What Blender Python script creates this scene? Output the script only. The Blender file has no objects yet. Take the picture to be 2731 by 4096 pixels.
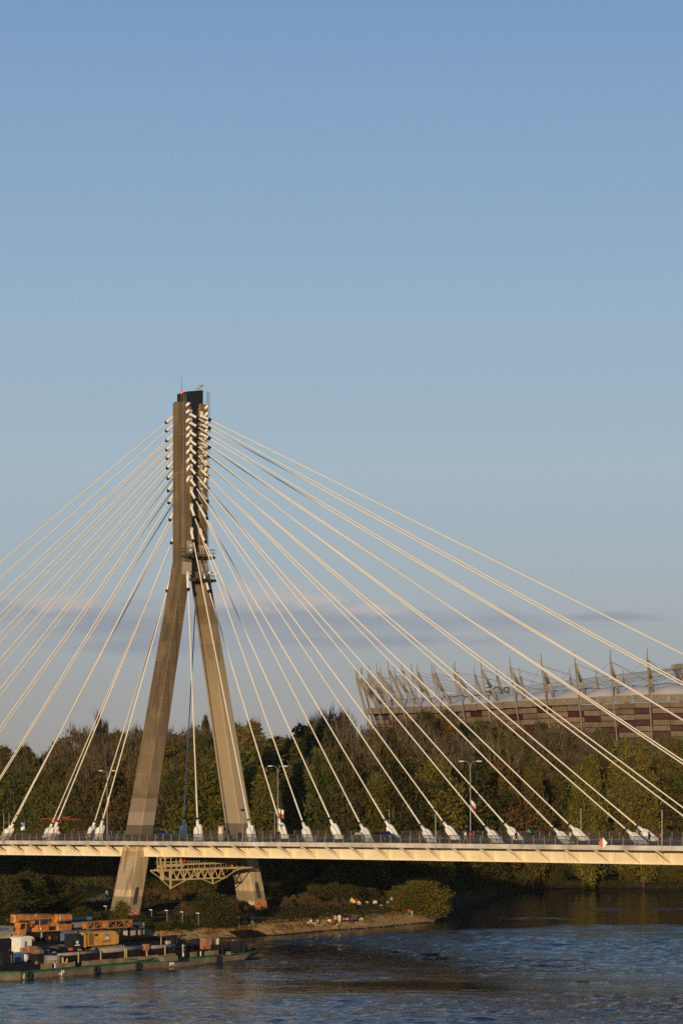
import bpy, math, random
import numpy as np
from mathutils import Vector, Matrix

random.seed(7)
C = bpy.context.scene.collection
PI = math.pi

# ------------------------------------------------------------------ camera model (level camera with a rising lens)
F = 9700.0          # focal length in photograph pixels (photograph 2731 x 4096)
CX, HY, HC = 1365.5, 3082.0, 25.0   # optical centre, horizon row, camera height above the river

def at(x, y, Y):
    return Vector(((x-CX)*Y/F, Y, HC-(y-HY)*Y/F))
def onz(x, y, z):
    return at(x, y, (HC-z)*F/(y-HY))

# ------------------------------------------------------------------ helpers
def link(o):
    C.objects.link(o); return o

class MB:
    """collects vertices and faces for one mesh"""
    def __init__(s): s.v=[]; s.f=[]; s.m=[]; s.cm=0
    def add(s, vs, fs):
        n=len(s.v); s.v += [tuple(v) for v in vs]
        for f in fs: s.f.append(tuple(i+n for i in f)); s.m.append(s.cm)
        return s
    def box(s, c, d, rz=0, ry=0, rx=0):
        R=Matrix.Rotation(rz,3,'Z')@Matrix.Rotation(ry,3,'Y')@Matrix.Rotation(rx,3,'X')
        c=Vector(c); vs=[]
        for z in (-.5,.5):
            for x,y in ((-.5,-.5),(.5,-.5),(.5,.5),(-.5,.5)):
                vs.append(c+R@Vector((x*d[0],y*d[1],z*d[2])))
        return s.add(vs, [(3,2,1,0),(4,5,6,7),(0,1,5,4),(1,2,6,5),(2,3,7,6),(3,0,4,7)])
    def bx(s, x0,x1,y0,y1,z0,z1):
        return s.box(((x0+x1)/2,(y0+y1)/2,(z0+z1)/2),(abs(x1-x0),abs(y1-y0),abs(z1-z0)))
    def hexa(s, b, t):      # bottom quad, top quad (counter-clockwise from above)
        return s.add(list(b)+list(t), [(3,2,1,0),(4,5,6,7),(0,1,5,4),(1,2,6,5),(2,3,7,6),(3,0,4,7)])
    def frame(s, p, q):
        d=(Vector(q)-Vector(p)).normalized()
        a=Vector((0,0,1)) if abs(d.z)<.95 else Vector((1,0,0))
        x=d.cross(a).normalized(); y=d.cross(x).normalized()   # x horizontal
        return d,x,y
    def bar(s, p, q, w, h=None):
        h=h or w; p=Vector(p); q=Vector(q); d,x,y=s.frame(p,q)
        cs=[(-.5,-.5),(.5,-.5),(.5,.5),(-.5,.5)]
        vs=[p+x*a*w+y*b*h for a,b in cs]+[q+x*a*w+y*b*h for a,b in cs]
        return s.add(vs,[(0,1,2,3),(7,6,5,4),(4,5,1,0),(5,6,2,1),(6,7,3,2),(7,4,0,3)])
    def tube(s, p, q, r, r2=None, n=8, cap=True):
        r2=r if r2 is None else r2; p=Vector(p); q=Vector(q); d,x,y=s.frame(p,q)
        vs=[]
        for c,rr in ((p,r),(q,r2)):
            for i in range(n):
                a=2*PI*i/n; vs.append(c+x*math.cos(a)*rr+y*math.sin(a)*rr)
        fs=[(i+n,(i+1)%n+n,(i+1)%n,i) for i in range(n)]
        if cap: fs += [tuple(range(n)), tuple(range(2*n-1,n-1,-1))]
        return s.add(vs,fs)
    def path(s, pts, r, n=6):
        for a,b in zip(pts[:-1],pts[1:]): s.tube(a,b,r,n=n)
        return s
    def prism(s, poly, z0, z1):       # plan polygon, counter-clockwise
        n=len(poly); vs=[(x,y,z0) for x,y in poly]+[(x,y,z1) for x,y in poly]
        fs=[(i,(i+1)%n,(i+1)%n+n,i+n) for i in range(n)]+[tuple(range(n-1,-1,-1)),tuple(range(n,2*n))]
        return s.add(vs,fs)
    def side(s, poly, y0, y1):        # profile in x-z, extruded along y
        n=len(poly); vs=[(x,y0,z) for x,z in poly]+[(x,y1,z) for x,z in poly]
        fs=[(i,(i+1)%n,(i+1)%n+n,i+n) for i in range(n)]+[tuple(range(n-1,-1,-1)),tuple(range(n,2*n))]
        return s.add(vs,fs)
    def ball(s, c, r, n=10, m=6, sq=(1,1,1)):
        vs=[];fs=[]
        for j in range(m+1):
            t=PI*j/m
            for i in range(n):
                a=2*PI*i/n
                vs.append((c[0]+r*sq[0]*math.sin(t)*math.cos(a),c[1]+r*sq[1]*math.sin(t)*math.sin(a),c[2]+r*sq[2]*math.cos(t)))
        for j in range(m):
            for i in range(n):
                fs.append((j*n+i,(j+1)*n+i,(j+1)*n+(i+1)%n,j*n+(i+1)%n))
        return s.add(vs,fs)
    def lathe(s, c, prof, n=16):      # profile of (r,z)
        vs=[(c[0]+r*math.cos(2*PI*i/n),c[1]+r*math.sin(2*PI*i/n),c[2]+z) for r,z in prof for i in range(n)]
        fs=[]
        for j in range(len(prof)-1):
            for i in range(n): fs.append((j*n+i,j*n+(i+1)%n,(j+1)*n+(i+1)%n,(j+1)*n+i))
        return s.add(vs,fs)
    def torus(s, c, R, r, axis='Y', n=20, m=8):
        vs=[];fs=[]
        for i in range(n):
            a=2*PI*i/n
            for j in range(m):
                b=2*PI*j/m; q=R+r*math.cos(b); h=r*math.sin(b)
                p={'Y':(q*math.cos(a),h,q*math.sin(a)),'X':(h,q*math.cos(a),q*math.sin(a)),'Z':(q*math.cos(a),q*math.sin(a),h)}[axis]
                vs.append((c[0]+p[0],c[1]+p[1],c[2]+p[2]))
        for i in range(n):
            for j in range(m):
                fs.append((i*m+j,((i+1)%n)*m+j,((i+1)%n)*m+(j+1)%m,i*m+(j+1)%m))
        return s.add(vs,fs)
    def mesh(s, name, mats, smooth=False):
        me=bpy.data.meshes.new(name); me.from_pydata(s.v,[],s.f)
        for m in (mats if isinstance(mats,(list,tuple)) else [mats]): me.materials.append(m)
        if any(s.m): me.polygons.foreach_set('material_index', s.m)
        if smooth: me.polygons.foreach_set('use_smooth',[True]*len(s.f))
        me.update(); return me
    def build(s, name, mats, parent=None, smooth=False, loc=None):
        o=link(bpy.data.objects.new(name, s.mesh(name,mats,smooth)))
        if parent is not None: o.parent=parent
        if loc is not None: o.location=loc
        return o

def tag(o, label, cat, group=None, kind=None):
    if label: o['label']=label
    if cat: o['category']=cat
    if group: o['group']=group
    if kind: o['kind']=kind
    return o
def thing(name, label, cat, loc=(0,0,0), rz=0, group=None, kind=None):
    o=link(bpy.data.objects.new(name,None)); o.location=loc; o.rotation_euler=(0,0,rz)
    o.empty_display_size=.2
    return tag(o,label,cat,group,kind)
def dup(root, loc, rz=None, label=None, group=None, scale=None):
    r=root.copy(); C.objects.link(r); r.location=loc
    if rz is not None: r.rotation_euler=(0,0,rz)
    if scale: r.scale=scale
    if label: r['label']=label
    if group: r['group']=group
    for ch in list(root.children):
        c=ch.copy(); C.objects.link(c); c.parent=r
        for g in list(ch.children):
            d=g.copy(); C.objects.link(d); d.parent=c
    return r
ORD=['zeroth','first','second','third','fourth','fifth','sixth','seventh','eighth','ninth','tenth','eleventh','twelfth','thirteenth','fourteenth']

# ------------------------------------------------------------------ materials
def mat(name, col, rough=.7, metal=0, var=.12, scale=3, bump=0, spec=.4):
    m=bpy.data.materials.new(name); m.use_nodes=True; nt=m.node_tree; b=nt.nodes['Principled BSDF']
    b.inputs['Roughness'].default_value=rough; b.inputs['Metallic'].default_value=metal
    b.inputs['Specular IOR Level'].default_value=spec
    if var:
        tc=nt.nodes.new('ShaderNodeTexCoord'); nz=nt.nodes.new('ShaderNodeTexNoise')
        nz.inputs['Scale'].default_value=scale; nz.inputs['Detail'].default_value=5
        nt.links.new(tc.outputs['Object'],nz.inputs['Vector'])
        rp=nt.nodes.new('ShaderNodeValToRGB')
        lo=[c*(1-var*1.6) for c in col]; hi=[min(1,c*(1+var)) for c in col]
        rp.color_ramp.elements[0].color=(*lo,1); rp.color_ramp.elements[0].position=.3
        rp.color_ramp.elements[1].color=(*hi,1); rp.color_ramp.elements[1].position=.7
        nt.links.new(nz.outputs['Fac'],rp.inputs['Fac']); nt.links.new(rp.outputs['Color'],b.inputs['Base Color'])
        if bump:
            bp=nt.nodes.new('ShaderNodeBump'); bp.inputs['Strength'].default_value=bump
            nt.links.new(nz.outputs['Fac'],bp.inputs['Height']); nt.links.new(bp.outputs['Normal'],b.inputs['Normal'])
    else: b.inputs['Base Color'].default_value=(*col,1)
    return m

class NT:
    """small node-tree writer"""
    def __init__(s, m): s.nt=m.node_tree
    def n(s, t, **k):
        x=s.nt.nodes.new('ShaderNode'+t)
        for a,b in k.items(): setattr(x,a,b)
        return x
    def l(s, a, b): s.nt.links.new(a,b)
    def val(s, sock, v):
        if hasattr(v,'is_output'): s.l(v,sock)
        else: sock.default_value=v
    def math(s, op, a, b=0, c=None, clamp=False):
        x=s.n('Math',operation=op,use_clamp=clamp); s.val(x.inputs[0],a); s.val(x.inputs[1],b)
        if c is not None: s.val(x.inputs[2],c)
        return x.outputs[0]
    def mix(s, fac, a, b, mode='MIX'):
        x=s.n('Mix',data_type='RGBA',blend_type=mode); s.val(x.inputs[0],fac)
        s.val(x.inputs[6],a if hasattr(a,'is_output') else (*a,1)); s.val(x.inputs[7],b if hasattr(b,'is_output') else (*b,1))
        return x.outputs[2]
    def step(s, v, lo, hi):
        x=s.n('MapRange',interpolation_type='SMOOTHSTEP'); s.val(x.inputs[0],v); s.val(x.inputs[1],lo); s.val(x.inputs[2],hi)
        return x.outputs[0]
    def noise(s, vec, scale, detail=4, rough=.55, dim='3D'):
        x=s.n('TexNoise',noise_dimensions=dim); s.l(vec,x.inputs['Vector']); x.inputs['Scale'].default_value=scale
        x.inputs['Detail'].default_value=detail; x.inputs['Roughness'].default_value=rough
        return x.outputs['Fac']
    def scaled(s, vec, sc):
        x=s.n('Mapping'); s.l(vec,x.inputs['Vector']); x.inputs['Scale'].default_value=sc; return x.outputs['Vector']

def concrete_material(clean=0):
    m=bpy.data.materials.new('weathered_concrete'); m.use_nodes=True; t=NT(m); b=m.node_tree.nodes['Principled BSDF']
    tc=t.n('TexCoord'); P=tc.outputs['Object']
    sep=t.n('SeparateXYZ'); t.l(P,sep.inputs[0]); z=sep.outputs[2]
    streak=t.noise(t.scaled(P,(.9,.9,.022)),1.0,6,.62)
    streak2=t.noise(t.scaled(P,(3.5,3.5,.05)),1.0,4,.5)
    blot=t.noise(P,.35,5,.6)
    fine=t.noise(P,3.0,6,.65)
    base=t.mix(t.step(blot,.35,.68),(.125,.085,.040),(.185,.127,.062))
    base=t.mix(t.math('MULTIPLY',t.step(streak,.47,.60),.72),base,(.06,.04,.02))
    base=t.mix(t.math('MULTIPLY',t.step(streak2,.54,.66),.45),base,(.23,.165,.092))
    # lighter, cleaner concrete towards the foot and a coat of grey-pink paint with hard edges above the deck
    low=t.mix(t.step(streak,.44,.62),(.56,.44,.28),(.30,.215,.125))
    low=t.mix(t.math('MULTIPLY',t.step(blot,.5,.7),.4),low,(.36,.30,.21))
    mid=t.step(t.math('ADD',z,t.math('MULTIPLY',blot,9)),45,28)
    base=t.mix(t.math('MULTIPLY',mid,.3),base,(.30,.22,.13))
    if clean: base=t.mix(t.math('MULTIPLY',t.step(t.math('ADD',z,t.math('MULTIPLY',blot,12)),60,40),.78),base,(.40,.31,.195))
    base=t.mix(t.step(z,13.6,13.4),base,low)
    coat=t.math('MULTIPLY',t.step(z,16.3,16.35),t.step(t.math('ADD',z,t.math('MULTIPLY',blot,.5)),20.9,20.8))
    base=t.mix(t.math('MULTIPLY',coat,.75),base,(.34,.265,.185))
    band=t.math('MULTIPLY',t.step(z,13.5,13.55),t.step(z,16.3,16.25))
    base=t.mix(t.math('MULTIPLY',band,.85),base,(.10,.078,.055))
    foot=t.step(t.math('ADD',z,t.math('MULTIPLY',fine,.5)),5.4,5.2)
    base=t.mix(t.math('MULTIPLY',foot,.8),base,(.19,.15,.085))
    # pour lifts of slightly different tone
    lift=t.n('TexWhiteNoise',noise_dimensions='1D'); t.l(t.math('FLOOR',t.math('DIVIDE',z,3.05)),lift.inputs['W'])
    base=t.mix(t.math('MULTIPLY',t.step(lift.outputs['Value'],.45,.95),.38),base,(.31,.24,.15) if clean else (.075,.052,.028))
    # casting joints
    jt=t.math('FRACT',t.math('DIVIDE',z,6.1)); j=t.math('LESS_THAN',jt,.02)
    base=t.mix(t.math('MULTIPLY',j,t.math('MULTIPLY',t.step(blot,.4,.62),.35)),base,(.36,.29,.2))
    base=t.mix(t.math('MULTIPLY',t.step(fine,.5,.75),.35),base,(.13,.095,.06))
    t.l(base,b.inputs['Base Color']); b.inputs['Roughness'].default_value=.85
    bp=t.n('Bump'); bp.inputs['Strength'].default_value=.25; bp.inputs['Distance'].default_value=.05
    t.l(fine,bp.inputs['Height']); t.l(bp.outputs[0],b.inputs['Normal'])
    return m

def leaf_material(name, trans=.3):
    m=bpy.data.materials.new(name); m.use_nodes=True; t=NT(m); nt=m.node_tree
    nt.nodes.remove(nt.nodes['Principled BSDF']); out=nt.nodes['Material Output']
    oi=t.n('ObjectInfo'); g=t.n('NewGeometry')
    r=g.outputs['Random Per Island']
    c=t.mix(t.step(r,0,1),oi.outputs['Color'],(1,.92,.62),'MULTIPLY')
    hs=t.n('HueSaturation'); t.l(c,hs.inputs['Color'])
    t.l(t.math('MULTIPLY_ADD',r,.8,.6),hs.inputs['Value'])
    t.l(t.math('MULTIPLY_ADD',oi.outputs['Random'],.03,.485),hs.inputs['Hue'])
    d=t.n('BsdfDiffuse'); t.l(hs.outputs[0],d.inputs[0])
    tr=t.n('BsdfTranslucent'); t.l(hs.outputs[0],tr.inputs[0])
    mx=t.n('MixShader'); mx.inputs[0].default_value=trans
    t.l(d.outputs[0],mx.inputs[1]); t.l(tr.outputs[0],mx.inputs[2]); t.l(mx.outputs[0],out.inputs[0])
    return m

def ground_material():
    m=bpy.data.materials.new('bank_ground'); m.use_nodes=True; t=NT(m); b=m.node_tree.nodes['Principled BSDF']
    g=t.n('NewGeometry'); P=g.outputs['Position']; sep=t.n('SeparateXYZ'); t.l(P,sep.inputs[0])
    n1=t.noise(P,.12,5,.6); n2=t.noise(P,.9,6,.65); n3=t.noise(P,4,4,.6)
    grass=t.mix(t.step(n2,.35,.7),(.022,.028,.010),(.06,.058,.02))
    grass=t.mix(t.math('MULTIPLY',t.step(n1,.5,.68),.6),grass,(.095,.075,.032))
    dirt=t.mix(t.step(n3,.3,.7),(.15,.098,.05),(.30,.21,.115))
    at_=t.n('Attribute'); at_.attribute_name='dirt'
    d=t.step(t.math('ADD',at_.outputs['Fac'],t.math('MULTIPLY',t.math('SUBTRACT',n2,.5),.9)),.45,.62)
    bank=t.step(t.math('ADD',sep.outputs[2],t.math('MULTIPLY',t.math('SUBTRACT',n2,.5),.8)),1.72,1.45)
    c=t.mix(d,grass,dirt)
    sand=t.mix(t.step(n3,.35,.7),(.32,.21,.095),(.60,.42,.21))
    bank=t.math('MULTIPLY',bank,t.step(t.math('ADD',sep.outputs[1],t.math('MULTIPLY',n1,30)),432,420))
    c=t.mix(bank,c,sand)
    wet=t.step(t.math('ADD',sep.outputs[2],t.math('MULTIPLY',t.math('SUBTRACT',n3,.5),.25)),.22,.1)
    c=t.mix(wet,c,(.035,.027,.018))
    t.l(c,b.inputs['Base Color']); b.inputs['Roughness'].default_value=.95; b.inputs['Specular IOR Level'].default_value=.1
    bp=t.n('Bump'); bp.inputs['Strength'].default_value=.8; bp.inputs['Distance'].default_value=.3
    t.l(n2,bp.inputs['Height']); t.l(bp.outputs[0],b.inputs['Normal'])
    return m

def water_material():
    m=bpy.data.materials.new('river_water'); m.use_nodes=True; t=NT(m); b=m.node_tree.nodes['Principled BSDF']
    g=t.n('NewGeometry'); P=g.outputs['Position']
    b.inputs['Base Color'].default_value=(.004,.013,.030,1); b.inputs['Roughness'].default_value=.05
    b.inputs['IOR'].default_value=1.333
    at_=t.n('Attribute'); at_.attribute_name='chop'
    a=t.noise(t.scaled(P,(.7,1.1,1)),1,4,.6)
    bp=t.n('Bump'); t.l(t.math('MULTIPLY_ADD',at_.outputs['Fac'],.8,.15),bp.inputs['Strength']); bp.inputs['Distance'].default_value=.2
    t.l(a,bp.inputs['Height']); t.l(bp.outputs[0],b.inputs['Normal'])
    return m

M={}
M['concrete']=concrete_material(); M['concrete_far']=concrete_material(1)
M['leaf']=leaf_material('leaf_foliage',.42); M['twig']=mat('twig_bark',(.115,.082,.042),.9,var=.2,scale=2)
M['bark']=mat('bark',(.085,.062,.042),.95,var=.3,scale=2,bump=.5)
M['birch']=mat('pale_bark',(.17,.12,.07),.9,var=.25,scale=1.5)
M['ground']=ground_material(); M['water']=water_material()
M['white']=mat('white_paint',(.78,.74,.66),.5,var=.06,scale=1.5)
M['cable']=mat('cable_sheath',(.78,.71,.58),.45,var=.03,scale=.4)
def girder_paint():
    m=bpy.data.materials.new('cream_girder_paint'); m.use_nodes=True; t=NT(m); b=m.node_tree.nodes['Principled BSDF']
    P=t.n('TexCoord').outputs['Object']; big=t.noise(t.scaled(P,(.12,.3,.3)),1,4,.6); drip=t.noise(t.scaled(P,(1.6,1.0,.12)),1,5,.65); fine=t.noise(P,2.2,5,.6)
    sx=t.n('SeparateXYZ'); t.l(P,sx.inputs[0]); seam=t.math('LESS_THAN',t.math('FRACT',t.math('DIVIDE',sx.outputs[0],10.08)),.006)
    c=t.mix(t.step(big,.35,.7),(.80,.67,.46),(.86,.77,.58)); c=t.mix(t.math('MULTIPLY',t.step(drip,.55,.72),.45),c,(.50,.38,.22)); c=t.mix(t.math('MULTIPLY',t.step(fine,.55,.8),.2),c,(.55,.44,.28))
    c=t.mix(t.math('MULTIPLY',seam,.6),c,(.35,.27,.16))
    t.l(c,b.inputs['Base Color']); b.inputs['Roughness'].default_value=.55; return m
M['girder']=girder_paint()
M['cream']=mat('cream_steel_paint',(.84,.73,.53),.55,var=.12,scale=.5)
M['fascia']=mat('fascia_concrete',(.56,.50,.41),.75,var=.24,scale=.45)
M['paving']=mat('footway_paving',(.10,.085,.07),.9,var=.25,scale=1.2)
M['asphalt']=mat('asphalt',(.03,.03,.03),.9,var=.2,scale=2)
M['black']=mat('black_steel',(.012,.012,.012),.55,var=.2,scale=2)
M['rubber']=mat('black_rubber',(.015,.014,.013),.8,var=.2)
M['railing']=mat('galvanised_railing',(.06,.05,.037),.7,metal=.0,var=.15)
M['steel']=mat('grey_steel',(.30,.28,.25),.5,metal=.3,var=.15)
M['darksteel']=mat('dark_steel',(.07,.058,.045),.6,metal=.2,var=.25)
M['panel']=mat('pale_cladding_panel',(.40,.34,.27),.7,var=.08,scale=1)
M['gantry']=mat('gantry_cream_paint',(.50,.385,.21),.6,var=.15,scale=1)
M['orange']=mat('crane_orange_paint',(.52,.19,.04),.5,var=.28,scale=1.3)
M['yellow']=mat('machine_yellow_paint',(.60,.30,.055),.5,var=.16,scale=.8)
M['grille']=mat('vent_grille',(.20,.105,.03),.7,var=.2,scale=14)
M['worn_orange']=mat('worn_orange_paint',(.34,.135,.04),.7,var=.35,scale=1.5)
M['glass']=mat('dark_glass',(.015,.018,.02),.08,var=0,spec=.8)
M['hull']=mat('hull_weathered_grey',(.16,.125,.08),.75,var=.25,scale=.7)
M['hullgreen']=mat('hull_green_stripe',(.012,.10,.045),.6,var=.2,scale=1)
M['hulldark']=mat('dark_rusty_steel',(.02,.014,.01),.9,spec=.08,var=.4,scale=1)
M['rust']=mat('rusty_deck_plate',(.045,.03,.02),.95,spec=.05,var=.4,scale=.8,bump=.3)
M['board']=mat('bulwark_board',(.20,.16,.09),.85,var=.3,scale=.8)
M['grey']=mat('light_grey_cover',(.27,.235,.20),.8,var=.14,scale=.9)
M['blue']=mat('blue_paint',(.10,.19,.42),.6,var=.15,scale=1.5)
M['steelblue']=mat('steel_blue_paint',(.10,.16,.23),.5,var=.15,scale=1)
M['pinkbox']=mat('faded_orange_plastic',(.34,.16,.085),.7,var=.12,scale=1)
M['red']=mat('red_paint',(.42,.035,.025),.5,var=.08)
M['redroof']=mat('red_shelter_paint',(.34,.075,.05),.6,var=.12,scale=.8)
M['silver']=None
M['skin']=mat('skin',(.45,.25,.16),.6,var=0)
M['hair']=mat('dark_hair',(.03,.018,.012),.8,var=0)

# ------------------------------------------------------------------ sun, sky, clouds
SUN_AZ, SUN_EL = math.radians(190.0), math.radians(5.8)     # azimuth clockwise from +Y
sd=Vector((math.sin(SUN_AZ)*math.cos(SUN_EL), math.cos(SUN_AZ)*math.cos(SUN_EL), math.sin(SUN_EL)))
sl=bpy.data.lights.new('sun','SUN'); sl.energy=4.0; sl.angle=math.radians(.5); sl.color=(1,.74,.43)
so=link(bpy.data.objects.new('sun',sl)); so.rotation_euler=sd.to_track_quat('Z','Y').to_euler(); so.location=(0,-200,300)

def build_world():
    w=bpy.data.worlds.new('World'); bpy.context.scene.world=w; w.use_nodes=True
    t=NT(w); nt=w.node_tree; bg=nt.nodes['Background']
    sk=t.n('TexSky',sky_type='NISHITA'); sk.sun_disc=False; sk.sun_elevation=SUN_EL; sk.sun_rotation=SUN_AZ
    sk.air_density=1; sk.dust_density=.3; sk.ozone_density=3
    tc=t.n('TexCoord'); D=tc.outputs['Generated']; sep=t.n('SeparateXYZ'); t.l(D,sep.inputs[0])
    el=t.math('MULTIPLY',t.math('ARCSINE',sep.outputs[2]),180/PI)          # elevation in degrees
    az=t.math('MULTIPLY',t.math('ARCTAN2',sep.outputs[0],sep.outputs[1]),180/PI)
    rp=t.n('ValToRGB'); e=rp.color_ramp.elements
    stops=[(0,(.335,.33,.335)),(2,(.35,.36,.385)),(4,(.38,.425,.465)),(7,(.385,.475,.55)),(11,(.32,.45,.58)),(17,(.212,.355,.57)),(26,(.07,.185,.42)),(50,(.024,.07,.18)),(90,(.02,.045,.10))]
    for i,(d,c) in enumerate(stops):
        x=e[i] if i<2 else e.new(d/90)
        x.position=d/90; x.color=(*c,1)
    t.l(t.math('DIVIDE',el,90,clamp=True),rp.inputs[0])
    col=t.mix(.12,rp.outputs['Color'],t.mix(1,sk.outputs[0],(.12,.12,.12),'MULTIPLY'))
    # evening clouds: low stratus band with a sunlit cumulus rim, in azimuth/elevation
    cv=t.n('CombineXYZ'); t.l(az,cv.inputs[0]); t.l(el,cv.inputs[1]); V=cv.outputs[0]
    nb=t.noise(t.scaled(V,(.55,2.2,1)),1,7,.58); nf=t.noise(t.scaled(V,(1.5,3.0,1)),1,6,.6)
    def blob(ca,ce,ra,re):
        a=t.math('DIVIDE',t.math('SUBTRACT',az,ca),ra); b=t.math('DIVIDE',t.math('SUBTRACT',el,ce),re)
        return t.math('SUBTRACT',1,t.math('SQRT',t.math('ADD',t.math('MULTIPLY',a,a),t.math('MULTIPLY',b,b))))
    def band(blobs, n, lo, hi, k):
        v=blobs[0]
        for b in blobs[1:]: v=t.math('MAXIMUM',v,b)
        return t.step(t.math('ADD',v,t.math('MULTIPLY',t.math('SUBTRACT',n,.5),k)),lo,hi)
    nh=t.noise(t.scaled(V,(.28,.9,1)),1,8,.62)
    haze=band([blob(-2,3.35,7.5,.95)],nh,.15,1.0,1.6)
    grey=band([blob(-1.3,3.62,3.2,.58),blob(-5.6,3.5,3.4,.62),blob(2.8,3.5,3.8,.36),blob(6.2,3.6,1.8,.16),blob(1.4,3.05,3.8,.22),blob(-4.6,2.95,2.8,.3)],nb,-.1,1.05,2.0)
    lit=band([blob(-1.7,4.12,1.6,.42),blob(-.7,4.0,1.1,.3),blob(-2.8,4.08,1.0,.36),blob(-6.4,3.95,1.6,.28),blob(.6,3.8,1.2,.2)],nf,-.05,.9,2.0)
    col=t.mix(t.math('MULTIPLY',haze,.35),col,(.285,.30,.35))
    col=t.mix(t.math('MULTIPLY',grey,.72),col,(.275,.295,.36))
    col=t.mix(t.math('MULTIPLY',lit,.66),col,(.52,.455,.43))
    col=t.mix(1,col,(10,10,10),'MULTIPLY')
    t.l(col,bg.inputs[0]); bg.inputs[1].default_value=.1
build_world()

# ------------------------------------------------------------------ camera
cd=bpy.data.cameras.new('camera'); cam=link(bpy.data.objects.new('camera',cd)); bpy.context.scene.camera=cam
cam.location=(0,0,HC); cam.rotation_euler=(PI/2,0,0)
cd.sensor_fit='VERTICAL'; cd.sensor_height=36; cd.sensor_width=24; cd.lens=F/4096*36
cd.shift_y=(HY-2048)/4096; cd.clip_start=1; cd.clip_end=20000
vs=bpy.context.scene.view_settings
bpy.context.scene.cycles.use_denoising=False
vs.view_transform='Standard'; vs.look='None'; vs.exposure=0; vs.gamma=1; vs.use_curve_mapping=False

# ------------------------------------------------------------------ terrain and river
SH=[(-4000,150),(-900,200),(-300,280),(-120,338),(-60,352),(-36,353),(-24.4,354),(-14.9,363.6),(-13.6,366),(-8.2,370),(-2,379),(5.4,386),(12,396),(15,400),(15.4,404),(17.4,427),
    (22.9,457),(30.6,482),(37,502),(44,511),(55,515),(71,507),(120,503),(200,500),(600,470),(4000,300)]
def shore_sd(X, Y):
    X=np.asarray(X,float); Y=np.asarray(Y,float)
    sx=np.array([p[0] for p in SH]); sy=np.array([p[1] for p in SH])
    d2=np.full(X.shape,1e18)
    for (x0,y0),(x1,y1) in zip(SH[:-1],SH[1:]):
        ex,ey=x1-x0,y1-y0; t=np.clip(((X-x0)*ex+(Y-y0)*ey)/(ex*ex+ey*ey),0,1)
        d2=np.minimum(d2,(X-x0-t*ex)**2+(Y-y0-t*ey)**2)
    return np.sqrt(d2)*np.where(Y>np.interp(X,sx,sy),1,-1)
def sst(a,b,x):
    t=np.clip((x-a)/(b-a),0,1); return t*t*(3-2*t)
def ground_z(X, Y):
    X=np.asarray(X,float); Y=np.asarray(Y,float); d=shore_sd(X,Y)
    z=1.65*sst(-.7,3.3,d)+.2*sst(4,26,d)+4.5*sst(60,170,d)-2.2*sst(0,8,-d)
    z=z+np.where(d>2,.18*np.sin(X*.31+Y*.17)*np.sin(Y*.23-X*.11)+.1*np.sin(X*.9)*np.sin(Y*.83),0)
    z=z+np.where(d>-1,.10*np.sin(X*2.1+Y*1.3)*np.sin(Y*1.9-X*.7),0)
    return z
def hit(x,y):
    '''where the line of sight of a photograph pixel meets the ground'''
    Ys=np.arange(335,620,.2); Xs=(x-CX)*Ys/F; zs=HC-(y-HY)*Ys/F; g=np.maximum(ground_z(Xs,Ys),.0); i=int(np.argmax(zs<=g)); return Vector((Xs[i],Ys[i],g[i]))
def gz(x,y): return float(ground_z(np.array([x]),np.array([y]))[0])
DIRT=[]   # (x,y,rx,ry,weight) bare earth
def dirt_px(x,y,rx,ry,w=1,z=1.7):
    p=onz(x,y,z); DIRT.append((p.x,p.y,rx,ry,w))
for a in ((345,3612,5,5),(400,3606,6,6),(450,3600,5,5),(600,3668,4,3.4),(670,3655,6,4),(740,3645,5,4),(930,3660,4.5,3),(985,3668,4,2.5),(1080,3708,5,2.2),(1180,3700,6,2),(1230,3705,4,2)):
    dirt_px(*a)
for x_ in range(1100,1720,40): dirt_px(x_,3726-(x_-1100)*.085,2.6,3.0,1.0,1.6)
HAZE=2.6e-5
def build_haze():
    m=bpy.data.materials.new('evening_haze'); m.use_nodes=True; t=NT(m); nt=m.node_tree; nt.nodes.remove(nt.nodes['Principled BSDF'])
    v=t.n('VolumePrincipled'); v.inputs['Color'].default_value=(.9,.9,.92,1); v.inputs['Density'].default_value=HAZE; v.inputs['Anisotropy'].default_value=0
    t.l(v.outputs[0],nt.nodes['Material Output'].inputs['Volume'])
    b=MB(); b.bx(-7100,7100,-1600,12200,-5,106); tag(b.build('haze',m),'thin evening haze in the air over the river',None,kind='stuff')
if HAZE: build_haze()
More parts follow.
